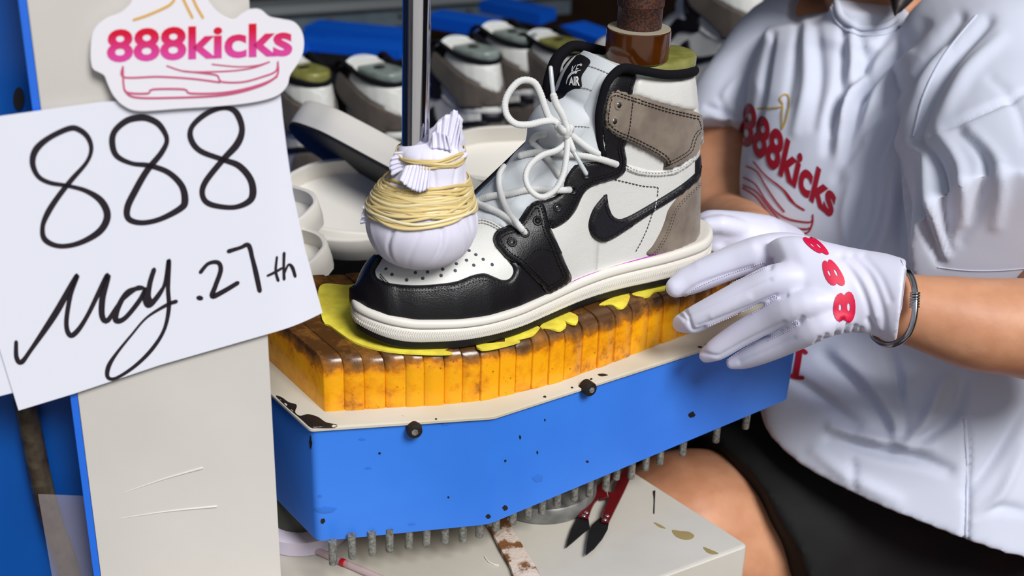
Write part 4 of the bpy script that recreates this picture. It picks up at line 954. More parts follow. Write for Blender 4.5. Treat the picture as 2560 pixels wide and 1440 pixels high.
wd = [[(42, 847, 10), (43, 885, 12), (55, 897, 13), (79, 866, 11), (141, 774, 17), (193, 682, 12), (177, 731, 12), (167, 798, 12), (175, 829, 13), (192, 822, 13), (220, 780, 11), (269, 682, 14), (257, 737, 16), (256, 782, 15), (270, 793, 13), (300, 749, 9), (340, 714, 11), (358, 712, 9)],
      [(355, 712, 10), (320, 722, 12), (296, 760, 14), (290, 792, 15), (312, 788, 12), (348, 745, 12), (364, 714, 9), (362, 740, 12), (370, 756, 13), (385, 745, 13), (405, 715, 8)],
      [(385, 667, 12), (375, 700, 13), (371, 735, 14), (384, 745, 13), (410, 707, 9), (422, 644, 11), (420, 713, 11), (422, 762, 11), (410, 817, 9), (379, 866, 10), (336, 908, 9), (290, 937, 8), (270, 934, 10), (272, 908, 12), (292, 875, 8), (330, 828, 6), (367, 786, 6), (416, 755, 9), (440, 746, 10)]]
mb = MB()
for L_ in wd: ribbon(mb, [q[:2] for q in L_], [q[2] for q in L_], pf, .0045+.00003*wd.index(L_), 4)
mb.obj('handwritten_month', INK, sg)
mb = MB()
for i_, L_ in enumerate([[(496, 737, 12), (502, 738, 12)], [(501, 673, 10), (520, 652, 9), (544, 649, 11), (551, 668, 12), (538, 707, 12), (530, 733, 13), (556, 722, 12), (593, 700, 11)], [(571, 621, 11), (600, 612, 9), (620, 606, 12), (630, 639, 11), (639, 676, 13), (648, 719, 12)],
           [(691, 636, 6), (688, 670, 7), (694, 694, 8)], [(668, 682, 6), (685, 674, 7), (703, 664, 6)], [(709, 627, 8), (708, 660, 7), (709, 691, 8)], [(709, 678, 6), (720, 656, 6), (730, 664, 9), (737, 686, 8)]]):
    ribbon(mb, [q[:2] for q in L_], [q[2] for q in L_], pf, .0045+.00003*(i_ % 3), 4)
mb.obj('handwritten_date', INK, sg)
stk = root('cutout_sticker', 'die-cut white sticker reading 888kicks above a pink sneaker outline drawing', 'sticker', cpl(490, 260, .006))
SO = crom([(232, 160), (228, 120), (235, 70), (262, 42), (300, 26), (325, 4), (345, -25), (420, -60), (500, -40), (520, -5), (545, 25), (580, 43), (600, 30), (625, 17), (650, 18), (672, 35), (700, 41), (735, 50), (754, 78), (755, 120), (738, 155), (722, 180), (715, 206), (690, 230), (640, 245), (560, 255), (450, 262), (350, 268), (310, 255), (285, 230), (270, 200), (262, 180), (245, 170)], 6, True)
sheet('sticker_body', SO, .0075, mat('glossy_white_acrylic', srgb(238, 236, 244), .25, coat=.3), th=.0022, parent=stk, warp=False)
pg = on_plane(CP, CN)
def grad(nt, B, tc, noi):
    s = nt.nodes.new('ShaderNodeSeparateXYZ'); nt.links.new(tc.outputs['Generated'], s.inputs[0]); r = nt.nodes.new('ShaderNodeValToRGB'); e = r.color_ramp.elements
    e[0].position = .15; e[0].color = srgb(222, 70, 160); e[1].position = .8; e[1].color = srgb(216, 4, 52); nt.links.new(s.outputs['Z'], r.inputs[0]); nt.links.new(r.outputs[0], B.inputs['Base Color'])
text_on('lettering', '888kicks', [(268, 66), (728, 46), (728, 132), (268, 148)], pg, mat('pink_red_print', srgb(216, 30, 100), .4, extra=grad), stk, bold=.03, lift=.0077)
PK = mat('pink_line_print', srgb(206, 88, 128), .4)
mb = MB()
for k, (L_, w_) in enumerate([([(308, 158), (311, 184), (396, 183), (479, 188), (548, 197)], 5), ([(417, 156), (458, 169), (508, 171), (583, 168), (633, 160), (671, 146)], 4), ([(529, 152), (592, 158), (640, 155), (671, 146)], 3.5),
                     ([(458, 169), (508, 174), (542, 180), (552, 195), (604, 196), (654, 183), (687, 169), (692, 146)], 4.5), ([(308, 158), (310, 205), (320, 222), (370, 224), (382, 214), (460, 214), (475, 224), (560, 222), (640, 205), (688, 182), (692, 150)], 5), ([(312, 215), (335, 233), (420, 235), (560, 228), (650, 205), (690, 182)], 5)]):
    ribbon(mb, L_, w_, pg, .0077+.00003*k, 5)
mb.obj('sneaker_outline_print', PK, stk)
mb = MB()
for k, L_ in enumerate([[(335, 42), (375, 28), (425, 4), (440, -20)], [(455, -15), (466, 8), (480, 36)], [(480, -15), (490, 8), (506, 36)]]): ribbon(mb, L_, 7, pg, .0077, 5)
mb.obj('lace_outline_print', mat('gold_line_print', srgb(224, 176, 96), .4), stk)
# ============================================================ lower bench with tools
ZT = .715
c0 = onz(1873, 1364, ZT); cb = onz(1600, 1190, ZT); cf = onz(1660, 1442, ZT)
db = (cb-c0)/np.linalg.norm(cb-c0); df = (cf-c0)/np.linalg.norm(cf-c0)
BP = [c0, c0+db*.30, c0+db*.30+df*.46, c0+df*.46]
B2 = rounded([p[:2] for p in BP], .006)
V, F = loft([[(p[0], p[1], .02) for p in B2], [(p[0], p[1], ZT-.004) for p in B2], [(p[0], p[1], ZT-.001) for p in rounded(inset([np.r_[q, 0] for q in [p[:2] for p in BP]], .001) if False else [p[:2] for p in BP], .007)], [((p[0]-np.mean([q[0] for q in BP]))*.994+np.mean([q[0] for q in BP]), (p[1]-np.mean([q[1] for q in BP]))*.994+np.mean([q[1] for q in BP]), ZT) for p in rounded([p[:2] for p in BP], .007)]])
bn = root('machine_bench', 'chipped off-white bench under the blue tray, seen at the bottom of the photo', 'bench', (c0[0]-.1, c0[1]+.1, 0))
obj('bench_top', V, F, M['bench'], bn, sharp=40); bnb = bvh_of(V, F)
for k, c_ in enumerate([[(1680, 1326), (1700, 1328), (1722, 1330), (1736, 1340), (1728, 1348), (1712, 1350), (1690, 1342)], [(1758, 1368), (1775, 1374), (1796, 1384), (1780, 1386), (1766, 1380)], [(1634, 1306), (1650, 1312), (1665, 1322), (1648, 1318)]]):
    panel('chipped_patch', c_, bnb, mat('bare_putty', srgb(150, 132, 84), .8), bn, t=.0003, edge=.001, sp=8)
panel('scratch', [(1632, 1228), (1638, 1226), (1637, 1258), (1636, 1286), (1633, 1284), (1634, 1250)], bnb, M['chip'], bn, t=.0002, sp=5, edge=.0005)
# grey flange of the lift cylinder
cc = onz(1352, 1232, ZT)
lift = root('lift_cylinder', 'grey metal lift cylinder with a round flange under the tray', 'cylinder', cc)
obj('flange', *lathe([(.0445, 0), (.0465, .001), (.047, .003), (.0468, .013), (.0455, .0145), (.030, .015)], cc, 48), mat('cast_aluminium', srgb(140, 140, 138), .5, .4, srgb(110, 110, 108), 60), lift, sharp=40)
obj('piston', *lathe([(.030, .0148), (.030, .0425)], cc, 40), M['chrome'], lift, sharp=40)
# roll at left
cc = onz(758, 1318, ZT)
roll = root('tape_roll', 'pale lilac roll lying on the bench behind the tray corner', 'tape roll', cc)
obj('roll_body', *lathe([(.0385, 0), (.0395, .001), (.0395, .013), (.038, .014), (.027, .0142)], cc, 48), mat('lilac_tape', srgb(205, 196, 214), .5), roll, sharp=40)
obj('roll_core', *lathe([(.026, .0143), (.027, .0144), (.027, .040), (.025, .0405)], cc, 40), mat('olive_core', srgb(70, 72, 62), .6), roll, sharp=40)
# snips
def flat(name, O, z, th, m_, parent, bev=.0006):
    O = densify(O, 6); P = [onz(x, y, z) for x, y in O]; c_ = np.mean(P, 0); Q = [c_+(p-c_)*.97 for p in P]
    Pn = [p+[0, 0, 0] for p in P]
    return obj(name, *loft([Q, [p+[0, 0, bev] for p in Pn], [p+[0, 0, th-bev] for p in Pn], [q+[0, 0, th] for q in Q]]), m_, parent, sharp=40)
def zs(x, y): return (1340+x/2.4, 840+y/2.4)
REDM = mat('dark_red_paint', srgb(92, 8, 18), .3, coat=.4)
sn = root('thread_snips', 'thread snips with dark red handles and black blades lying on the bench', 'snips', onz(1500, 1290, ZT))
flat('blade', [zs(*q) for q in ((250, 1090), (212, 1165), (190, 1230), (180, 1275), (228, 1235), (285, 1185), (322, 1158), (315, 1095))], ZT+.002, .0016, M['black'], sn)
flat('blade', [zs(*q) for q in ((385, 1095), (335, 1140), (318, 1180), (304, 1250), (297, 1322), (348, 1282), (398, 1222), (430, 1165), (440, 1110))], ZT+.0036, .0016, M['black'], sn)
flat('handle', [zs(*q) for q in ((252, 1092), (292, 1035), (340, 950), (395, 880), (450, 800), (480, 760), (520, 780), (470, 850), (420, 920), (405, 940), (425, 950), (430, 975), (400, 985), (380, 975), (350, 1010), (330, 1050), (312, 1105))], ZT+.0042, .0022, REDM, sn)
flat('handle', [zs(*q) for q in ((436, 1130), (480, 1040), (530, 940), (566, 860), (590, 790), (560, 770), (530, 800), (500, 860), (480, 900), (465, 955), (430, 945), (440, 985), (410, 1050), (390, 1122))], ZT+.0058, .0022, REDM, sn)
for i, q in enumerate(((303, 1060), (288, 1080), (428, 1080), (414, 1103))):
    p = onz(*zs(*q), ZT+(.0064 if i < 2 else .008)); obj('rivet', *lathe([(.0019, 0), (.0019, .0004), (.0012, .0010), (.0003, .0012)], p, 14), M['rivet'], sn)
# rusty scraper strip
RS = mat('peeling_rusty_strip', srgb(120, 78, 42), .8, 0, srgb(205, 190, 178), 70, .46, .54, bump=.8, bs=160, detail=8)
tag(flat('rusty_strip', [(1200, 1290), (1240, 1285), (1268, 1300), (1284, 1335), (1312, 1380), (1340, 1425), (1356, 1460), (1290, 1470), (1276, 1425), (1250, 1380), (1228, 1335)], ZT+.001, .0035, RS, None), 'flaking brown and white scraper strip lying on the bench beside the snips', 'strip')
P = [onz(790, 1376, ZT+.003), onz(858, 1406, ZT+.003), onz(960, 1450, ZT+.003)]
stw = root('straw', 'thin clear pinkish plastic straw with a red end on the bench', 'straw', P[0])
obj('tube', *tube(P, .0028, 12), mat('clear_pink_plastic', srgb(205, 180, 184), .2, alpha=.55), stw)
obj('red_band', *tube([onz(855, 1405, ZT+.003), onz(860, 1407, ZT+.003)], .0030, 12), mat('red_plastic', srgb(190, 20, 40), .4), stw)
tag(obj('thread_scrap', *tube(crom([onz(1212, 1392, ZT+.0006), onz(1222, 1404, ZT+.0006), onz(1238, 1412, ZT+.0006), onz(1246, 1413, ZT+.0006)], .002), .0005, 6), M['thread_w']), 'tiny curl of white thread on the bench left of the rusty strip', 'thread')
# ============================================================ things behind
tb = root('back_table', 'dark table behind the press carrying soles and the shoe rack', 'table', (.1, 1.9, 0))
obj('table_top', *box((.1, 1.98, .672), (2.4, 1.15, .03)), mat('dark_table', srgb(22, 21, 24), .6), tb, smooth=False)
for x in (-.95, 1.15):
    for y in (1.55, 2.4): obj('table_leg', *box((x, y, .328), (.05, .05, .656)), M['chip'], tb, smooth=False)
DSU = mat('shaded_taupe_suede', srgb(74, 66, 60), .9, 0, srgb(88, 79, 72), 42, sheen=.2)  # rack shade put into a darker copy of the taupe suede
# rack of finished shoes
def copy_shoe(px, py, zc, ang, label, lastcol, parts, group='finished sneakers on the blue rack'):
    tgt = onz(px, py, zc); a = math.radians(ang)-SA; ca_, sa_ = math.cos(a), math.sin(a); R = np.array([[ca_, -sa_, 0], [sa_, ca_, 0], [0, 0, 1]])
    r0 = SW(.16, 0, 0); rel = (SW(.290, 0, .172)-r0)*BS; loc = tgt-R@rel
    o = shoe.copy(); S.collection.objects.link(o); o.location = tuple(loc); o.rotation_euler = (0, 0, a); o.scale = (BS,)*3; o['label'] = label; o['group'] = group
    for ch in list(shoe.children):
        if ch.name.split('.')[0] in parts:
            if ch.name.split('.')[0] == 'stitching': continue
            c_ = ch.copy(); S.collection.objects.link(c_); c_.parent = o; c_.matrix_parent_inverse = ch.matrix_parent_inverse.copy()
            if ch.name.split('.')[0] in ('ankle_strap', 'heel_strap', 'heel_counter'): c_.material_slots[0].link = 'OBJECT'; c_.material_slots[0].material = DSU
    lo = bpy.data.objects['shoe_last']; l2 = lo.copy(); l2.data = lo.data.copy() if lastcol not in LM else LM[lastcol]; LM[lastcol] = l2.data
    l2.data.materials.clear(); l2.data.materials.append(M[lastcol]); S.collection.objects.link(l2)
    l2.location = tuple(R@(np.array(lo.location)-r0)*BS+loc); l2.rotation_euler = (0, 0, a); l2.scale = (BS,)*3
    tag(l2, '%s plastic last inside the %s' % ('olive green' if lastcol == 'olive' else 'grey-green', label.split(',')[0]), group='shoe lasts in the rack')
    hp = R@(SW(.243, 0, .1800)-r0)*BS+loc; h_ = obj('post_hole', *lathe([(.0085, -.001), (.0085, .0008), (.004, .0010)], hp, 16), M['black'], l2)
    h_.matrix_parent_inverse = Matrix.LocRotScale(l2.location, l2.rotation_euler, l2.scale).inverted()
    return o
LM = {}
PARTS = {'outsole', 'midsole', 'upper', 'heel_counter', 'collar_panel', 'leather_band', 'toe_cap', 'eyestay', 'ankle_strap', 'side_stripe', 'tongue', 'collar_rim', 'heel_stripe', 'heel_band', 'heel_strap', 'collar_back', 'far_lace_edge', 'tongue_base'}
ZC = .885; BS = .95
SHOES = [(808, 205, -50, 'high-top sneaker in the rack partly hidden by the sticker, leftmost of the row', 'olive'),
         (1000, 205, -50, 'high-top sneaker in the rack just left of the chrome rod', 'teal'),
         (1238, 150, -48, 'high-top sneaker in the rack just right of the chrome rod', 'teal'),
         (1335, 110, -48, 'high-top sneaker standing second from right in the rack row', 'teal'),
         (1456, 130, -46, 'high-top sneaker at the right end of the rack row, behind the white bow', 'olive')]
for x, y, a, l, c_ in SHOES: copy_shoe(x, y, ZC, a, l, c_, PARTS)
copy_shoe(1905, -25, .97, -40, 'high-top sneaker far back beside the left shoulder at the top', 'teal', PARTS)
def beam(name, A, B_, h, dpt, m_, par): 
    v = B_-A; n_v = np.array([-v[1], v[0], 0]); n_v = n_v/np.linalg.norm(n_v)*dpt
    return obj(name, *loft([[Q_+n_v*s_+np.array([0, 0, h*t]) for s_, t in ((-1, -.5), (1, -.5), (1, .5), (-1, .5))] for Q_ in (A, B_)]), m_, par, smooth=False)
# blue rack
BR = mat('blue_rack_plastic', srgb(8, 82, 190), .4)
rk = root('blue_rack', 'bright blue slatted shoe rack behind the press', 'rack', (.0, 1.9, .60))
zb_ = ZC-.172*BS-.012
for k in range(9):
    y = 1.46+k*.085; obj('slat', *box((.02+.0*k, y, zb_), (1.6, .05, .014)), BR, rk, smooth=False)
for k, (x, w_) in enumerate(((-.75, .03), (0.0, .03), (.78, .03))): obj('rack_rail', *box((x, 1.86, zb_-.0075), (w_, .76, .001)), BR, rk, smooth=False)
for (xa, ya, xb, yb, d, h) in ((780, 72, 1020, 95, 2.25, .03), (800, 108, 1020, 128, 2.15, .02), (1080, 45, 1230, 70, 2.25, .03), (1220, 10, 1370, 42, 2.4, .03), (1430, 75, 1530, 110, 2.25, .035), (640, 95, 790, 120, 2.2, .03), (1630, 205, 1800, 250, 2.0, .035)):
    A, B_ = W(xa, ya, d), W(xb, yb, d-.06); beam('rack_bar', A, B_, h*.7, .03, BR, rk)
for x in (-.75, .78):
    obj('rack_post', *box((x, 2.25, (.69+1.0)/2), (.03, .03, .31)), BR, rk, smooth=False)
# steel beam, brown cupboard, dark gear
A, B_ = W(560, 62, 2.7), W(1420, 5, 2.9); bm_ = root('steel_beam', 'grey-blue painted steel beam above the shoe rack', 'beam', (A+B_)/2)
BMM = mat('beam_paint', srgb(120, 142, 158), .4, .2, srgb(150, 165, 176), 12)
beam('beam_web', A, B_, .045, .02, BMM, bm_); beam('beam_flange', A+[0, 0, .03], B_+[0, 0, .03], .018, .035, mat('highlight_steel', srgb(200, 208, 214), .35, .4), bm_)  # flange colour lightened to stand in for the highlight along the beam
for k in range(5): obj('bolt', *cyl(A*(1-k/5-.1)+B_*(k/5+.1)+np.array([0, -.02, 0]), (0, -1, 0), .008, .006, 8), M['steel'], bm_, smooth=False)
for k, x in enumerate((-.95, .6)): obj('beam_stand', *box((x, 2.66, .95), (.05, .05, 1.9)), M['steel'], bm_, smooth=False)
cbd = root('brown_cupboard', 'dark brown wooden cupboard far behind the rusty post', 'cupboard', (.55, 3.3, 0))
WD = mat('brown_wood', srgb(84, 54, 26), .5, 0, srgb(60, 38, 18), 5)
obj('cupboard_body', *box((.55, 3.35, .75), (1.9, .5, 1.5)), WD, cbd, smooth=False)
for k in range(3): obj('cupboard_door', *box((-.08+.63*k, 3.09, .72), (.60, .02, 1.38)), WD, cbd, smooth=False)
# cup soles
def cupsole(E0, E1, upv, label, k=1.0, flip=False, black=False):
    E0, E1 = np.asarray(E0), np.asarray(E1); X = (E1-E0)/np.linalg.norm(E1-E0); Z = np.asarray(upv, float); Z = Z-X*np.dot(Z, X); Z /= np.linalg.norm(Z); Y = np.cross(Z, X)
    if flip: Y = -Y
    def T(P, off, z): q = P+FN*off; return E0+np.outer(q[:, 0]*k, X)+np.outer(q[:, 1]*k, Y)+np.outer(np.full(len(q), z*k), Z)
    r = root('cup_sole', label, 'shoe sole', (E0+E1)/2, group='loose soles beside the press')
    q = FP[::2]; global FN
    full = FN; FN = FN[::2]
    obj('sidewall', *loft([T(q, -.004, .003), T(q, 0, .004), T(q, .001, .012), T(q, .0012, .030), T(q, -.0005, .0315), T(q, -.004, .031), T(q, -.0048, .012), T(q, -.02, .010)]), M['midsole'], r, sharp=60)
    obj('outsole', *loft([T(q, -.004, 0), T(q, -.0005, .0006), T(q, -.0002, .004), T(q, -.004, .0045)]), M['outsole'] if black else M['midsole'], r, sharp=60)
    FN = full; return r
cupsole(W(725, 335, 1.36), W(1180, 560, 1.20), (-.12, .88, .58), 'white loose sole with a black bottom, topmost of the pile left of the cloth ball', flip=True, black=True)
cupsole(W(700, 515, 1.32), W(1300, 575, 1.26), (.0, -.55, 1), 'cream cup sole lying hollow side up below the black-bottomed sole')
cupsole(W(1000, 470, 1.42), W(1560, 400, 1.40), (.0, -.35, 1), 'cream cup sole behind the laces, right of the cloth ball')
cupsole(W(690, 560, 1.32), W(1180, 600, 1.32), (.0, -.1, 1), 'grey-white cup sole at the bottom of the pile behind the cloth ball')
cupsole(W(797, 585, 1.14), W(300, 600, 1.20), (.1, -.3, 1), 'cream cup sole whose round end shows at the right edge of the paper sign', k=.8)
cupsole(W(822, 695, 1.10), W(320, 712, 1.16), (.1, -.3, 1), 'second cream cup sole, lower round end beside the paper sign', k=.8)
ck = root('sole_crate', 'black crate under the loose soles behind the press, hardly lit', 'crate', (-.1, 1.32, 0))
obj('crate_body', *prism([(-.295, 1.12), (.14, 1.12), (.14, 1.39), (-.295, 1.39)], 0, .76), M['black'], ck, smooth=False)
# plastic tub and stool
cc = W(1835, 545, 1.80); tag(obj('plastic_tub', *lathe([(.06, 0), (.085, .10), (.088, .102), (.084, .103), (.060, .006)], cc-[0, 0, .06], 32), mat('pale_grey_plastic', srgb(150, 158, 160), .5), sharp=40), 'pale grey plastic tub behind the sneaker heel', 'tub')
st = root('red_stool', 'red plastic stool under the seated person, at the bottom right corner', 'stool', (.42, 1.15, 0))
RED = mat('red_plastic_stool', srgb(190, 8, 14), .35)
# ============================================================ seated person
SK = mat('skin', srgb(206, 150, 116), .5, 0, srgb(190, 132, 98), 30, sss=.25, ssr=(.012, .005, .003), bump=.15, bs=900, bump2=.1, bs2=200)
TS = mat('white_tshirt_cotton', srgb(204, 209, 226), .85, sheen=.15, bump=.12, bs=1400)
GLM = mat('white_stretch_glove', srgb(216, 216, 236), .5, sheen=.2, bump=.05, bs=2500)
SHM = mat('black_shorts', srgb(9, 9, 12), .85, bump=.2, bs=700)
HAIR = mat('dark_hair', srgb(30, 20, 18), .5)
REDP = mat('deep_red_print', srgb(160, 8, 34), .6)
def Wc(L_): return [W(x, y, d) for x, y, d in L_]
def limb(mb, L_, seg=28, rnd=True, flat=1.0):
    A = np.array([[x, y, d, r] for x, y, d, r in L_], float); P = np.array(Wc(A[:, :3])); Q = crom(np.c_[P, A[:, 3]], .012); mb.add(*tube(Q[:, :3], Q[:, 3], seg, rnd, flat))
person = root('person', 'seated person in white printed T-shirt, black shorts and white gloves holding the press tray', 'person', W(2350, 1300, 1.3)*[1, 1, 0]+[0, 0, .45])
body = MB()
limb(body, [(2350, 1400, 1.40, .10), (2330, 1150, 1.37, .10), (2310, 800, 1.34, .13), (2300, 500, 1.36, .135), (2290, 250, 1.38, .12), (2230, 100, 1.38, .07), (2185, -20, 1.36, .052), (2150, -140, 1.33, .052)])
limb(body, [(2150, -170, 1.33, .072), (2120, -300, 1.31, .092), (2110, -400, 1.31, .088)])
limb(body, [(2350, 170, 1.34, .07), (2540, 210, 1.20, .062), (2600, 450, 1.12, .052), (2660, 700, 1.05, .047), (2740, 850, 1.01, .046)])
limb(body, [(2760, 850, 1.01, .044), (2660, 835, 1.0, .043), (2540, 818, .992, .0385), (2450, 812, .988, .0365), (2360, 792, .985, .0325), (2270, 772, .985, .0272), (2170, 745, .99, .0255)])
limb(body, [(2150, 150, 1.42, .07), (1960, 110, 1.46, .055), (1850, 300, 1.44, .046), (1800, 470, 1.40, .040), (1815, 560, 1.36, .038)])
limb(body, [(1815, 560, 1.36, .037), (1850, 580, 1.28, .033), (1875, 590, 1.20, .027), (1870, 600, 1.15, .024)])
limb(body, [(2420, 1560, 1.44, .07), (2200, 1490, 1.40, .07), (2060, 1430, 1.36, .078), (1900, 1370, 1.31, .086), (1720, 1320, 1.26, .078), (1640, 1380, 1.25, .070), (1660, 1700, 1.28, .06), (1740, 2300, 1.36, .05)])
limb(body, [(2250, 1500, 1.50, .09), (2000, 1380, 1.45, .08), (1830, 1290, 1.40, .065), (1800, 1500, 1.4, .06), (1830, 2000, 1.45, .045)])
bme = remesh(body, .0035, 10); bobj = link('body', bme, SK, person, smooth=True)
# ---- T-shirt
def oval_ring(Lp, Rp, b, n=64, fb=1.0):
    A, B_ = W(*Lp), W(*Rp); c = (A+B_)/2; a = (B_-A)/2; up_ = np.array([0, 0, 1.]); bd_ = np.cross(up_, a); bd_ /= np.linalg.norm(bd_)
    if np.dot(bd_, CAM-c) < 0: bd_ = -bd_
    t = np.linspace(0, 2*math.pi, n, endpoint=False); e = .85
    return np.array([c+a*np.sign(math.cos(q))*abs(math.cos(q))**e+bd_*b*(np.sign(math.sin(q))*abs(math.sin(q))**e) for q in t])
shirt = MB()
rings = [((2086, -8, 1.325), (2250, 22, 1.30), .055), ((2070, 30, 1.33), (2290, 60, 1.30), .062), ((2020, 45, 1.35), (2400, 90, 1.29), .085), ((1930, 60, 1.40), (2560, 110, 1.27), .105), ((1895, 170, 1.39), (2680, 220, 1.24), .125), ((1885, 300, 1.38), (2720, 360, 1.23), .14),
         ((1866, 430, 1.36), (2740, 520, 1.23), .15), ((1862, 600, 1.34), (2750, 700, 1.22), .145), ((1878, 780, 1.29), (2760, 900, 1.2), .13), ((1895, 920, 1.26), (2770, 1150, 1.18), .105), ((1908, 1030, 1.23), (2790, 1370, 1.16), .080), ((1914, 1042, 1.23), (2792, 1385, 1.16), .077)]
shirt.add(*loft([oval_ring(*r) for r in rings]))
def sleeve(L_, flat=1.0):
    A = np.array(L_, float); P = np.array(Wc(A[:, :3])); Q = crom(np.c_[P, A[:, 3]], .01); return tube(Q[:, :3], Q[:, 3], 40, False, flat)
shirt.add(*sleeve([(2430, 120, 1.27, .075), (2480, 220, 1.20, .088), (2500, 340, 1.15, .088), (2510, 460, 1.10, .084), (2515, 560, 1.06, .080), (2520, 636, 1.025, .0765)]))
shirt.add(*sleeve([(2030, 90, 1.42, .055), (1960, 120, 1.44, .058), (1890, 210, 1.44, .056), (1840, 285, 1.43, .057), (1822, 335, 1.425, .058), (1818, 352, 1.423, .058)]))
tme = remesh(shirt, .0032, 8, .6); V, N = mesh_np(tme)
pj = proj(V); front = (np.sum(N*(CAM-V), 1) > 0)
folds = [([(2108, 80), (2100, 200), (2080, 330)], -6, 12), ([(2150, 95), (2168, 200), (2130, 330), (2092, 450)], -6, 13), ([(2240, 60), (2150, 180), (2085, 270), (2070, 380)], -7, 14), ([(2310, 60), (2225, 160), (2140, 250), (2110, 330)], -7, 13), ([(2400, 40), (2305, 160), (2262, 262), (2235, 330), (2195, 420)], -8, 15),
         ([(2130, 70), (2130, 190), (2110, 300)], 5, 12), ([(2200, 130), (2120, 260), (2100, 420)], 5, 14), ([(2270, 130), (2190, 230), (2160, 350)], 6, 14), ([(2350, 120), (2280, 240), (2240, 370)], 6, 16),
         ([(2470, 50), (2390, 130), (2325, 240), (2285, 345)], -10, 15), ([(2500, 90), (2420, 180), (2350, 300)], 5, 18), ([(1990, 10), (1992, 100), (1965, 260)], -4, 13), ([(2040, 60), (2050, 180), (2035, 320)], -4, 14), ([(2012, 60), (2015, 200), (1990, 330)], 4, 14),
         ([(1930, 80), (1912, 180), (1884, 330)], -7, 10), ([(2120, 400), (2185, 300), (2262, 205)], -5, 12), ([(2205, 440), (2180, 560), (2135, 640)], -6, 16), ([(2235, 440), (2215, 570), (2180, 660)], 5, 16), ([(2262, 400), (2258, 540), (2250, 660)], -6, 14), ([(2130, 450), (2110, 540), (2120, 620)], 4, 14), ([(2160, 470), (2150, 560)], -4, 12),
         ([(2296, 350), (2340, 410), (2358, 500), (2368, 620)], -8, 13), ([(2286, 400), (2296, 520), (2350, 650)], -8, 13), ([(2315, 380), (2325, 500), (2362, 640)], 6, 13), ([(2330, 335), (2450, 280), (2570, 225)], -4, 8), ([(2400, 330), (2462, 400), (2440, 530), (2400, 600)], -5, 16), ([(2430, 330), (2500, 420), (2490, 560)], 4, 18), ([(2345, 330), (2400, 420), (2410, 560)], 5, 16), ([(2480, 200), (2540, 260), (2570, 360)], -3, 14),
         ([(1770, 268), (1810, 280), (1870, 305)], -5, 8), ([(1800, 250), (1822, 300), (1830, 330)], -4, 9), ([(1840, 200), (1800, 260)], 3, 12),
         ([(2060, 890), (2140, 960), (2200, 1040), (2230, 1110)], -8, 18), ([(2100, 890), (2190, 980), (2240, 1060)], 6, 20), ([(2225, 880), (2250, 980), (2258, 1085)], -9, 14), ([(2270, 940), (2240, 1090)], 5, 14), ([(2410, 950), (2385, 1040), (2290, 1105)], -9, 15), ([(2360, 950), (2310, 1060), (2270, 1110)], 6, 16), ([(2075, 1095), (2190, 1128), (2300, 1150), (2370, 1175)], -9, 16), ([(2080, 1070), (2200, 1098), (2330, 1118)], 7, 15),
         ([(2415, 1055), (2420, 1200), (2412, 1400)], -5, 7), ([(2560, 1020), (2490, 1140), (2420, 1230)], -6, 16), ([(2560, 1120), (2500, 1240), (2430, 1300)], 5, 16), ([(1985, 950), (2060, 1000), (2140, 1065)], -6, 16), ([(2040, 1130), (2120, 1190), (2240, 1250)], 4, 18), ([(2440, 1290), (2500, 1270), (2570, 1280)], -4, 14), ([(2130, 1150), (2135, 1220)], -3, 12), ([(1900, 720), (1960, 700), (2020, 640)], -4, 16)]
disp = np.zeros(len(V)); px = pj[:, :2]
for pl, amp, w_ in folds:
    Q = crom(pl, 20); d = segdist(px[front], [Q], closed=False); e0 = np.array(Q[0]); e1 = np.array(Q[-1]); L_ = np.linalg.norm(e1-e0)
    t = np.clip(((px[front]-e0)@(e1-e0))/(L_*L_), 0, 1); disp[front] += amp*.001*np.exp(-(d/w_)**2)*(.35+.65*np.sin(np.pi*np.clip(t*.9+.05, 0, 1)))
nz_ = np.array([noise.noise(Vector(v)*14) for v in V[::1]])*.0035 if len(V) < 160000 else np.zeros(len(V))
print('shirt verts', len(V))
V2 = V+N*(disp*1.15+nz_)[:, None]
set_np(tme, V2); tsh = link('t_shirt', tme, TS, person, label='loose white cotton T-shirt with red print')
tbv = bvh_of(tme); ons = on_surface(tbv)
# seams and collar
def tube_on(name, pl, b, r, m_, par, lift=.0, step=8, fl=.6):
    P, Nn = shoot(crom(pl, step), b); return obj(name, *tube(P+Nn*lift, r, 8, flat=fl, nrm=Nn), m_, par)
tube_on('collar_band', [(2092, 6), (2105, 44), (2150, 70), (2205, 66), (2240, 48)], tbv, .0035, TS, tsh, .001)
tube_on('collar_seam', [(2078, 20), (2098, 62), (2150, 88), (2212, 84), (2255, 64)], tbv, .0012, TS, tsh, .0008)
tube_on('side_seam', [(2412, 1050), (2418, 1200), (2414, 1385)], tbv, .0016, TS, tsh, .0006)
tube_on('shoulder_seam', [(2440, 40), (2360, 140), (2310, 240), (2285, 340)], tbv, .0013, TS, tsh, .0006)
sp_ = [(x, y) for x, y in [(2345, 668), (2420, 676), (2500, 676), (2570, 670)]]
tube_on('hem_seam', sp_, tbv, .0005, TS, tsh, .0004)
text_on('lettering', '888kicks', [(1864, 246), (2100, 466), (2080, 549), (1843, 350)], ons, mat('dark_red_print', srgb(150, 10, 38), .6), tsh, bold=.035, maxlen=9, lift=.0009)
mb = MB()
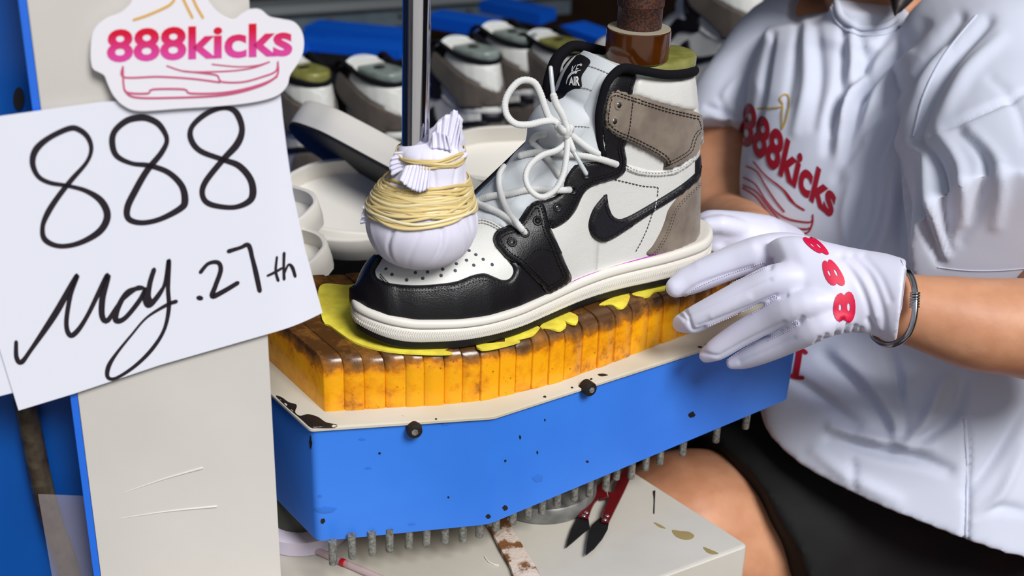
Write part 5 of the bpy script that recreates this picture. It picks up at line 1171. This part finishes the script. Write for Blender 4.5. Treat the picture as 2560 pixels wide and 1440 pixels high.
for k, L_ in enumerate([[(1868, 416), (1894, 431), (1915, 465), (1941, 504), (1962, 530)], [(1885, 405), (1915, 439), (1958, 474), (1980, 504), (2012, 526)], [(1940, 458), (1965, 480), (1990, 512), (2012, 526)], [(1861, 444), (1890, 462), (1915, 500), (1941, 530), (1976, 549), (2027, 556), (2033, 538)],
          [(1859, 463), (1894, 482), (1928, 525), (1967, 564), (2019, 573), (2032, 560), (2033, 540)], [(1858, 470), (1890, 492), (1925, 536), (1966, 575), (1990, 583), (2020, 582), (2032, 562)]]): ribbon(mb, L_, 4, ons, .0009+.00004*k, 5)
mb.obj('sneaker_outline_print', REDP, tsh)
mb = MB()
for k, L_ in enumerate([[(1896, 271), (1941, 270), (1958, 264), (1951, 248), (1957, 239), (1966, 237), (1973, 244), (1973, 267), (1966, 301), (1957, 323)], [(1958, 268), (1956, 290), (1957, 320)]]): ribbon(mb, L_, 4, ons, .0009+.00004*k, 4)
mb.obj('lace_outline_print', mat('gold_print', srgb(196, 160, 70), .6), tsh)
text_on('lettering', 'td', [(1850, 545), (1932, 540), (1930, 632), (1848, 632)], ons, REDP, tsh, bold=.04, maxlen=9, lift=.0009)
mb = MB()
for k, L_ in enumerate([[(2000, 876), (1996, 905), (1990, 940)], [(1984, 874), (2000, 872), (2016, 882)], [(1976, 938), (1990, 943), (2008, 944)]]): ribbon(mb, L_, (16, 10, 10)[k], ons, .0009+.00004*k, 4)
mb.obj('lettering', REDP, tsh)
# ---- shorts
sh = MB()
def limb2(mb, L_):
    A = np.array(L_, float); P = np.array(Wc(A[:, :3])); Q = crom(np.c_[P, A[:, 3]], .012); mb.add(*tube(Q[:, :3], Q[:, 3], 36, False))
limb2(sh, [(2480, 1560, 1.40, .15), (2320, 1410, 1.37, .15), (2150, 1320, 1.35, .138), (2020, 1285, 1.32, .124), (1930, 1305, 1.295, .115), (1866, 1338, 1.285, .111)])
limb2(sh, [(2300, 1430, 1.5, .12), (2100, 1300, 1.46, .10), (1960, 1240, 1.42, .085), (1880, 1210, 1.40, .08)])
limb2(sh, [(2330, 1180, 1.36, .10), (2400, 1330, 1.38, .16), (2420, 1480, 1.42, .15)])
sme = remesh(sh, .005, 5); sV, sN = mesh_np(sme); sq = proj(sV)
sV = sV+sN*(np.array([noise.noise(Vector(v)*25) for v in sV])*.004)[:, None]; set_np(sme, sV)
link('shorts', sme, SHM, person, label='black shorts with raw hem')
hd = MB(); limb(hd, [(2160, -230, 1.37, .085), (2120, -360, 1.33, .105), (2110, -430, 1.33, .09)]); limb(hd, [(2230, -300, 1.33, .05), (2290, -150, 1.28, .035), (2262, -40, 1.24, .018), (2238, 34, 1.22, .004)])
link('hair', remesh(hd, .004, 6), HAIR, person)
# ---- near glove
def dz(x, y, z): p = onz(x, y, z); return float((p-CAM)@fw)
G = MB()
FING = {'index': [(1690, 718, .918, 28), (1712, 706, .921, 36), (1770, 682, .930, 40), (1840, 652, .941, 43), (1915, 628, .951, 44), (1985, 624, .949, 42), (2080, 645, .940, 34)],
        'middle': [(1704, 808, .897, 25), (1730, 802, .903, 34), (1795, 768, .918, 36), (1870, 730, .933, 39), (1945, 698, .946, 41), (2030, 700, .946, 38), (2120, 715, .938, 30)],
        'ring': [(1766, 888, .874, 21), (1788, 876, .880, 29), (1850, 836, .897, 33), (1920, 798, .915, 35), (1990, 766, .932, 38), (2060, 755, .937, 35), (2130, 755, .934, 28)],
        'little': [(1830, 908, .868, 17), (1855, 900, .872, 25), (1905, 880, .884, 31), (1970, 852, .900, 34), (2040, 818, .919, 37), (2100, 795, .927, 32), (2150, 780, .93, 26)]}
for k, L_ in FING.items():
    A = np.array([np.r_[onz(x, y, z), r*dz(x, y, z)/FPX] for x, y, z, r in L_]); Q = crom(A, .006); G.add(*tube(Q[:, :3], Q[:, 3], 24))
    print(k, 'len', np.linalg.norm(A[0][:3]-A[-2][:3]), 'd', dz(*L_[0][:3]), dz(*L_[-1][:3]))
def gring(T_, B_, z, th, n=40):
    mx_, my_ = (T_[0]+B_[0])/2, (T_[1]+B_[1])/2; d = dz(mx_, my_, z); A, B2 = W(*T_, d+.012), W(*B_, d-.004); c = (A+B2)/2; a = (B2-A)/2; nb_ = CAM-c; nb_ /= np.linalg.norm(nb_); nb_ = nb_-a*np.dot(nb_, a)/np.dot(a, a); nb_ /= np.linalg.norm(nb_)
    return np.array([c+a*math.cos(t)+nb_*th*math.sin(t) for t in np.linspace(0, 2*math.pi, n, endpoint=False)])
G.add(*loft([gring((1912, 612), (2020, 828), .936, .003), gring((1922, 602), (2030, 838), .938, .0080), gring((1945, 592), (2045, 846), .941, .0120), gring((1985, 588), (2065, 846), .943, .0155), gring((2060, 603), (2100, 836), .944, .0180), gring((2120, 618), (2135, 830), .943, .0195), gring((2165, 627), (2170, 834), .942, .0225), gring((2215, 636), (2210, 846), .941, .0262), gring((2266, 654), (2242, 850), .940, .0295)]))
# thumb on the hidden far side, tucked under the palm
A = np.array([np.r_[onz(x, y, z), r] for x, y, z, r in [(2060, 640, .925, .016), (1990, 625, .912, .014), (1930, 640, .915, .011), (1890, 655, .918, .010)]]); G.add(*tube(A[:, :3]+[0, .02, -.012], A[:, 3], 16))
gme = remesh(G, .0012, 26, .6); V, N = mesh_np(gme); pj = proj(V); px = pj[:, :2]; front = np.sum(N*(CAM-V), 1) > 0
print('glove verts', len(V))
gf = [([(2090, 838), (2098, 818), (2108, 800)], -2.2, 5), ([(2112, 836), (2120, 812)], -2.2, 5), ([(2132, 836), (2138, 816)], -2.2, 5), ([(2150, 838), (2152, 822)], -1.8, 5), ([(2060, 850), (2066, 838)], -1.8, 5), ([(2040, 860), (2048, 846)], -1.8, 5),
      ([(2100, 640), (2140, 690), (2170, 760), (2180, 830)], -1.3, 10), ([(2130, 640), (2175, 690), (2205, 770), (2212, 840)], -1.4, 9), ([(2160, 640), (2200, 690), (2225, 750)], -1.0, 9), ([(2170, 800), (2185, 825), (2200, 838)], -2.0, 7), ([(2115, 650), (2160, 710), (2188, 790)], 1.0, 8),
      ([(1712, 768+6), (1722, 800), (1735, 826), (1762, 820)], -1.6, 5), ([(1700, 785), (1712, 800)], -1.4, 5), ([(1724, 790), (1780, 768), (1850, 735), (1925, 700)], -.9, 6), ([(1750, 878), (1790, 890), (1812, 882), (1870, 850), (1960, 806)], -1.0, 5), ([(1745, 815), (1800, 795), (1870, 768), (1940, 738)], -1.0, 5), ([(1705, 742), (1740, 715), (1800, 692), (1880, 668)], -1.1, 6),
      ([(1850, 905), (1910, 880), (1985, 846)], -.6, 6), ([(1930, 650), (1925, 668)], -1.5, 7), ([(1950, 742), (1965, 738)], -1.5, 6), ([(1998, 805), (2005, 795)], -1.5, 6), ([(1745, 660), (1800, 640), (1880, 615)], .8, 14), ([(1780, 790), (1870, 745)], .8, 10)]
disp = np.zeros(len(V))
for pl, amp, w_ in gf:
    Q = crom(pl, 6); disp[front] += amp*.001*np.exp(-(segdist(px[front], [Q], closed=False)/w_)**2)
V = V+N*disp[:, None]; set_np(gme, V)
gl = link('glove', gme, GLM, person, label='white stretch glove printed with three red eights'); gbv = bvh_of(gme); ong = on_surface(gbv)
GP = mat('crimson_print', srgb(214, 10, 66), .5)
for q in ([(2082, 807), (2084, 733), (2138, 727), (2140, 805)], [(2070, 717), (2050, 652), (2084, 648), (2122, 714)], [(2038, 633), (1998, 593), (2040, 594), (2081, 640)]): text_on('lettering', '8', q, ong, GP, gl, bold=.05, maxlen=7, lift=.0006)
mb = MB()
for L_ in ([(1712, 742), (1745, 718), (1800, 694), (1860, 672), (1912, 656), (1920, 664), (1905, 676), (1870, 690), (1820, 712)], [(1770, 815), (1830, 790), (1890, 762), (1936, 738), (1946, 744), (1930, 756), (1880, 785)], [(1810, 906), (1860, 872), (1920, 838), (1990, 800), (1997, 808), (1980, 822), (1920, 852)]):
    stitch_line(mb, L_, gbv, gap=6, ln=4, lift=.0005, wd=.0003)
tag(mb.obj('stitching', GLM, gl), kind='stuff')
tube_on('cuff_hem', [(2255, 652), (2268, 690), (2270, 740), (2264, 790), (2246, 838)], gbv, .0011, GLM, gl, .0002)
# ---- far glove
G = MB()
def px_l(L_): A = np.array([np.r_[W(x, y, d), r] for x, y, d, r in L_]); return crom(A, .006)
for L_ in ([(1905, 612, 1.13, .026), (1860, 596, 1.125, .024), (1820, 582, 1.12, .020), (1780, 575, 1.115, .018)], [(1780, 572, 1.115, .010), (1745, 560, 1.12, .009), (1715, 560, 1.13, .008)], [(1785, 590, 1.115, .010), (1750, 588, 1.12, .009), (1720, 592, 1.13, .008)], [(1790, 604, 1.112, .010), (1755, 612, 1.118, .009), (1725, 620, 1.125, .008)], [(1790, 615, 1.110, .009), (1760, 630, 1.115, .008), (1738, 640, 1.12, .007)], [(1850, 575, 1.11, .010), (1800, 562, 1.10, .009), (1770, 565, 1.10, .008)], [(1900, 610, 1.13, .027), (1950, 640, 1.16, .030)]):
    Q = px_l(L_); G.add(*tube(Q[:, :3], Q[:, 3], 20))
fg = link('glove', remesh(G, .002, 4), GLM, person, label='white glove behind the sneaker heel')
# ---- bracelet
BRM = mat('dull_silver', srgb(150, 152, 155), .22, 1.0)
bc = [(2268, 676, .965), (2283, 705, .955), (2288, 745, .948), (2286, 790, .946), (2274, 828, .947), (2252, 853, .950), (2222, 862, .958), (2195, 852, .975), (2180, 830, 1.0), (2190, 760, 1.03), (2220, 690, 1.03), (2250, 668, .99)]
P = crom([W(*q) for q in bc], .003, True); P = np.vstack([P, P[:1]])
br = obj('bracelet', *tube(P, .0024, 12, False), BRM, person, label='dull silver wire bracelet')
for k in range(6):
    t = k/5; c_ = W(2288-1.5*t, 733+34*t, .9485); ax = W(2288, 760, .948)-W(2287, 730, .948); ax /= np.linalg.norm(ax); u = np.cross(ax, fw); u /= np.linalg.norm(u); v = np.cross(ax, u)
    a = np.linspace(0, 2*math.pi, 25); obj('wire_coil', *tube([c_+.0030*(math.cos(q)*u+math.sin(q)*v) for q in a], .0009, 8, False), BRM, br)
# ---- stool
sc_ = W(2760, 1625, 1.25); hz0 = max(.3, sc_[2])
st.location = (sc_[0], sc_[1], 0); WT[st.name] = Vector((sc_[0], sc_[1], 0))
obj('seat', *lathe([(.15, hz0-.035), (.19, hz0-.03), (.195, hz0-.005), (.18, hz0), (.02, hz0+.001)], (sc_[0], sc_[1], 0), 48), RED, st, sharp=40)
for i in range(4):
    a = math.pi/4+i*math.pi/2; obj('leg', *tube([(sc_[0]+.16*math.cos(a), sc_[1]+.16*math.sin(a), hz0-.02), (sc_[0]+.2*math.cos(a), sc_[1]+.2*math.sin(a), .015)], .016, 12), RED, st)
